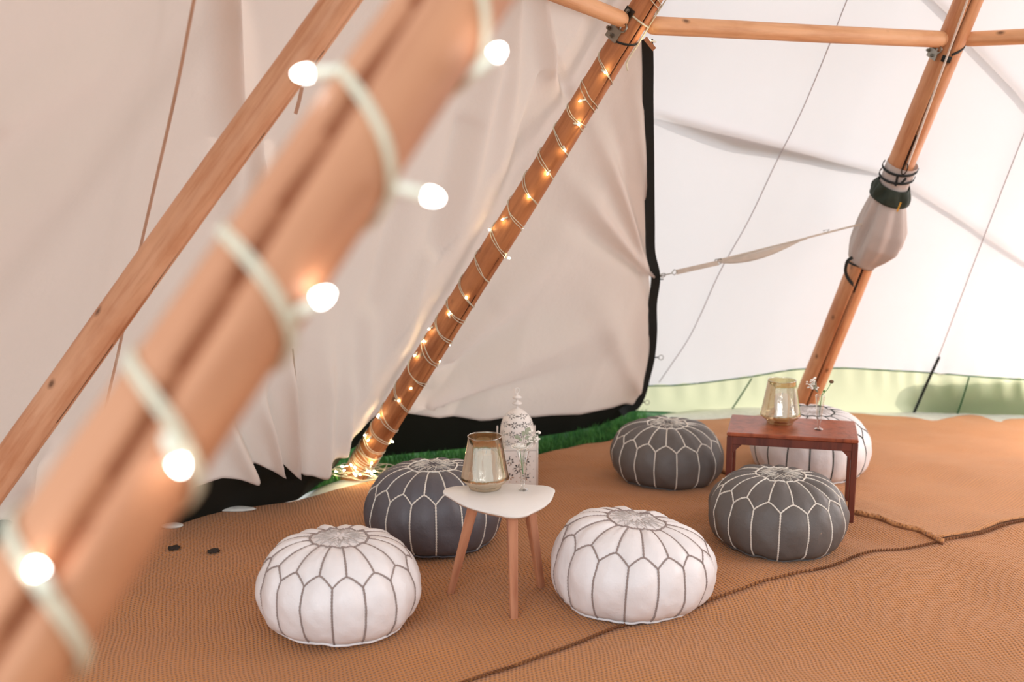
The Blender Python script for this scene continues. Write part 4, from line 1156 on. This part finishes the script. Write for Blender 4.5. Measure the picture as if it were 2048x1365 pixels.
def bud_vase(c, s, label, beads):
    o = thing('bud_vase', label, 'vase', c)
    prof = [(0, .0), (.017, .0), (.020, .003), (.017, .006), (.006, .010), (.005, .018)]
    z = .018
    if beads:
        r = .006
        for i in range(7):
            prof += [(r + .004, z + .006), (r, z + .012)]; z += .012; r += .0008
        prof += [(.015, z + .012), (.020, z + .035), (.024, z + .05)]
    else:
        prof += [(.006, .022), (.011, .05), (.014, .09), (.018, .13), (.022, .16)]
    obj('glass_body', MB().lathe([(a * s, b * s) for a, b in prof], c, 20), M['clear'], o)
    e = prof[-1]; obj('rim', MB().tube([V(c) + V((e[0] * s * cos(a), e[0] * s * sin(a), e[1] * s)) for a in [2 * pi * k / 24 for k in range(24)]], 0.0012, 5, closed=True), M['clear'], o)
    return V(c) + V((0, 0, e[1] * s))
w1 = onz(1046, 981, TZ); top1 = bud_vase((w1.x, w1.y, TZ), 1.0, 'beaded clear glass bud vase on the white side table', True)
w2 = onz(1637, 860, TW); top2 = bud_vase((w2.x, w2.y, TW), 1.0, 'slim clear glass bud vase on the wooden table', False)

def stem_to(o, a, b, r=0.0013, bend=0.01, mat=None, name='stem'):
    m_ = (a + b) / 2 + V((bend, 0, 0)); return obj(name, MB().tube(cr([a, m_, b], 6), r, 5), mat or M['stem'], o)
def baby(top, spread, n, seed, label, up=0.05, dxy=(0, 0), size=0.0038):
    rn = random.Random(seed); o = thing('gypsophila', label, 'flower', top)
    base = top - V((0, 0, 0.09)); mb = MB(); st = MB(); hub = top + V((dxy[0] * .4, 0, up * 0.25))
    st.tube(cr([base, top - V((0, 0, .03)), hub], 5), 0.001, 4)
    for i in range(n):
        a = rn.uniform(0, 2 * pi); r = spread * sqrt(rn.random()); e = hub + V((dxy[0] + r * cos(a), r * sin(a) * 0.7, up * rn.uniform(0.35, 1.5)))
        st.tube([hub, hub.lerp(e, .5) + V((0, 0, .006)), e], 0.0005, 3)
        for k in range(5):
            b = 2 * pi * k / 5; mb.sphere(e + V((cos(b), sin(b) * .6, sin(b * 2) * .4)) * size * .6, size * .7, 5, 4)
    s_ = obj('stem', st, M['leafs'], o); b = obj('blossoms', mb, M['petal'], o); b['kind'] = 'stuff'; return o
baby(top1, 0.026, 26, 4, 'spray of tiny white gypsophila in the beaded vase', up=0.045, dxy=(0.028, 0))
baby(top2, 0.026, 34, 9, 'spray of tiny white gypsophila in the slim vase', up=0.05, dxy=(-0.028, 0), size=0.0042)
# rose
rc_ = top1 + V((-0.012, -0.012, 0.020)); ro = thing('rose', 'single white rose in the beaded vase on the side table', 'flower', rc_)
stem_to(ro, top1 - V((0, 0, 0.09)), rc_ - V((0, 0, 0.015)), 0.0016, 0.0)
rn = random.Random(2)
for ring, (n, rad, op, hh) in enumerate(((3, 0.006, 0.15, 0.024), (5, 0.012, 0.35, 0.026), (6, 0.018, 0.65, 0.026), (7, 0.023, 1.0, 0.024))):
    for k in range(n):
        a0 = 2 * pi * k / n + ring * 0.5
        def pf(u, v, a0=a0, rad=rad, op=op, hh=hh, n=n):
            a = a0 + (u - .5) * (2 * pi / n) * 1.5 * (0.55 + 0.45 * sin(pi * min(1, v * .8 + .1)))
            r = rad * (0.35 + 0.65 * sin(v * pi / 2)) + op * 0.010 * v * v
            z = -0.016 + hh * v * (1 - 0.35 * op * v) - 0.004 * (2 * (u - .5)) ** 2 * v
            return rc_ + V((r * cos(a), r * sin(a), z))
        obj('petal', MB().grid(7, 6, pf), M['petal'], ro, solid=0.0006)
lf = thing('leaf_sprig', 'pale eucalyptus leaves rising behind the white rose', 'leaf', top1)
st = MB(); st.tube(cr([top1 - V((0, 0, .08)), top1 + V((.004, .01, .02)), top1 + V((-.004, .012, .055))], 5), .001, 4); obj('stem', st, M['leafs'], lf)
for (dx_, dz, ang, ln) in ((-.020, .052, 2.9, .024), (.002, .060, 1.5, .020), (.022, .066, 1.1, .030), (-.008, .040, 2.4, .018), (.014, .048, .6, .02)):
    c0 = top1 + V((dx_ * .5, .012, dz - .01)); d = V((cos(ang), 0.1, sin(ang))); s2 = V((-d.z, 0.3, d.x)).normalized()
    obj('leaf', MB().grid(6, 5, lambda u, v: c0 + d * ln * u + s2 * (v - .5) * ln * .75 * sin(pi * min(1, u * .92 + .06)) + V((0, .003 * sin(u * 3), 0))), M['leafs'], lf, solid=0.0005)
bd = thing('flower_bud', 'single brown topped bud on a long green stem in the slim vase', 'flower', top2)
tip = onz(1663, 760, TW + 0.26); dpt = depth(top2); tip = P(1663, 764, dpt)
stem_to(bd, top2 - V((0, 0, 0.08)), top2 + V((0.006, 0, 0.0)), 0.0013, 0.0)
stem_to(bd, top2 + V((0.006, 0, 0)), tip, 0.0013, 0.006)
obj('bud_head', MB().sphere(tip, 0.010, 10, 7, (1.1, 1, .8)), M['bud'], bd)
q = P(1648, 783, dpt); stem_to(bd, top2 + V((.006, 0, 0)), q, .001, -.002); obj('bud_head', MB().sphere(q, 0.0055, 8, 6), M['stem'], bd)

# ------------------------------------------------------------ white pierced lantern
lc = G(1034, 972); lz = gz(lc.x, lc.y); lc = V((lc.x, lc.y, lz))
la = thing('lantern', 'white pierced metal lantern with a domed top, behind the white table', 'lantern', lc)
hs = 0.094; A0 = R(45 + 3)
cor = [lc + V((hs * sqrt(2) * cos(A0 + pi / 2 * k), hs * sqrt(2) * sin(A0 + pi / 2 * k), 0)) for k in range(4)]
Hp = 0.228
def leafhole(u, v, n, cu, cv, r0, r1, wdt, ph=0.0):
    du, dv = u - cu, v - cv; r = sqrt(du * du + dv * dv)
    if r < r0 or r > r1: return False
    a = (atan2(dv, du) - ph) % (2 * pi / n) - pi / n
    t = (r - r0) / (r1 - r0); return abs(a) * r < wdt * sin(pi * t) ** 1.2
def panel_hole(x, z):      # metres on the panel
    if abs(x) > hs - 0.014 or z < 0.05 or z > Hp - 0.02: return False
    for cx_, cz in ((0, 0.132), (-.038, .17), (.038, .17), (-.038, .092), (.038, .092)):
        if leafhole(x, z, 8 if cx_ == 0 else 6, cx_, cz, .005, .026 if cx_ == 0 else .020, .0036, 0.2): return True
    g = sin(x * 190) * sin(z * 150 + 1) 
    return g > 0.90
def panel_top(x):          # merlon outline rises to the corners
    a = abs(x) / hs; return Hp + 0.002 + 0.068 * max(0, (a - 0.72) / 0.28) ** 1.5
nx_, nz_ = 64, 92
for k in range(4):
    a, b = cor[k], cor[(k + 1) % 4]; mid = (a + b) / 2; e = (b - a).normalized(); vs = []; fs = []
    for i in range(nx_ + 1):
        x = lerp(-hs, hs, i / nx_)
        zb = 0.004 + 0.034 * max(0, 1 - (x / (hs * 0.72)) ** 2) ** .5
        for j in range(nz_ + 1):
            z = lerp(zb, panel_top(x), j / nz_); vs.append(mid + e * x + V((0, 0, z)))
    for i in range(nx_):
        for j in range(nz_):
            x = lerp(-hs, hs, (i + .5) / nx_); zb = 0.004 + 0.034 * max(0, 1 - (x / (hs * 0.72)) ** 2) ** .5; z = lerp(zb, panel_top(x), (j + .5) / nz_)
            if not panel_hole(x, z): fs.append((i * (nz_ + 1) + j, (i + 1) * (nz_ + 1) + j, (i + 1) * (nz_ + 1) + j + 1, i * (nz_ + 1) + j + 1))
    obj('side_panel', MB().add(vs, fs), M['lantern'], la, smooth=False, solid=0.0022, inner=M['inner_shade'])
for k in range(4):
    obj('corner_post', MB().tube([cor[k] + V((0, 0, 0)), cor[k] + V((0, 0, Hp + 0.066)), cor[k] + V((0, 0, Hp + 0.074))], lambda i: (.0042, .0042, .0015)[i], 8), M['lantern'], la)
obj('roof_plate', MB().add([c_ + V((0, 0, Hp - 0.006)) for c_ in cor] + [c_ + V((0, 0, Hp - 0.002)) for c_ in cor], [(3, 2, 1, 0), (4, 5, 6, 7)] + [(i, (i + 1) % 4, 4 + (i + 1) % 4, 4 + i) for i in range(4)]), M['lantern'], la, smooth=False)
dprof = cr([(.080, 0, 0), (.084, .035, 0), (.084, .072, 0), (.079, .108, 0), (.067, .140, 0), (.047, .166, 0), (.022, .183, 0), (.008, .190, 0)], 14)
nd, nt = len(dprof) - 1, 300; vs = []; fs = []; Ld = [0]
for a, b in zip(dprof, dprof[1:]): Ld.append(Ld[-1] + (b - a).length)
D0 = lc + V((0, 0, Hp - 0.002))
for p in dprof:
    for k in range(nt): a = 2 * pi * k / nt; vs.append(D0 + V((p.x * cos(a), p.x * sin(a), p.y)))
for i in range(nd):
    for k in range(nt):
        a = 2 * pi * (k + .5) / nt; s_ = (Ld[i] + Ld[i + 1]) / 2; hole = False
        row = int((s_ - 0.006) / 0.046); cs = 0.006 + row * 0.046 + 0.023
        if s_ > 0.006 and row < 4:
            rr_ = interp(cs, list(zip(Ld, [q.x for q in dprof]))); nn_ = max(4, int(2 * pi * rr_ / 0.050))
            aa = (a / (2 * pi) * nn_ + 0.5 * row) % 1 - 0.5; x = aa * 2 * pi * rr_ / nn_
            hole = leafhole(x, s_, 7, 0, cs, .0040, .0210, .0027, 0.3 * row) or leafhole(x - math.copysign(.025, x), s_, 4, 0, cs + .0, .001, .006, .003)
        if not hole: fs.append((i * nt + k, i * nt + (k + 1) % nt, (i + 1) * nt + (k + 1) % nt, (i + 1) * nt + k))
obj('dome', MB().add(vs, fs), M['lantern'], la, smooth=False, solid=0.002, inner=M['inner_shade'])
T0 = D0 + V((0, 0, .188))
obj('finial', MB().lathe([(.008, 0), (.004, .006), (.004, .014), (.021, .020), (.025, .025), (.019, .031), (.005, .036), (.004, .044), (.019, .050), (.024, .055), (.017, .062), (.004, .068), (.003, .076)], T0, 28), M['lantern'], la)
obj('hanging_ring', MB().tube([T0 + V((.010 * cos(a), 0.004 * cos(a), .088 + .014 * sin(a))) for a in [2 * pi * k / 24 for k in range(24)]], .0022, 6, closed=True), M['lantern'], la)
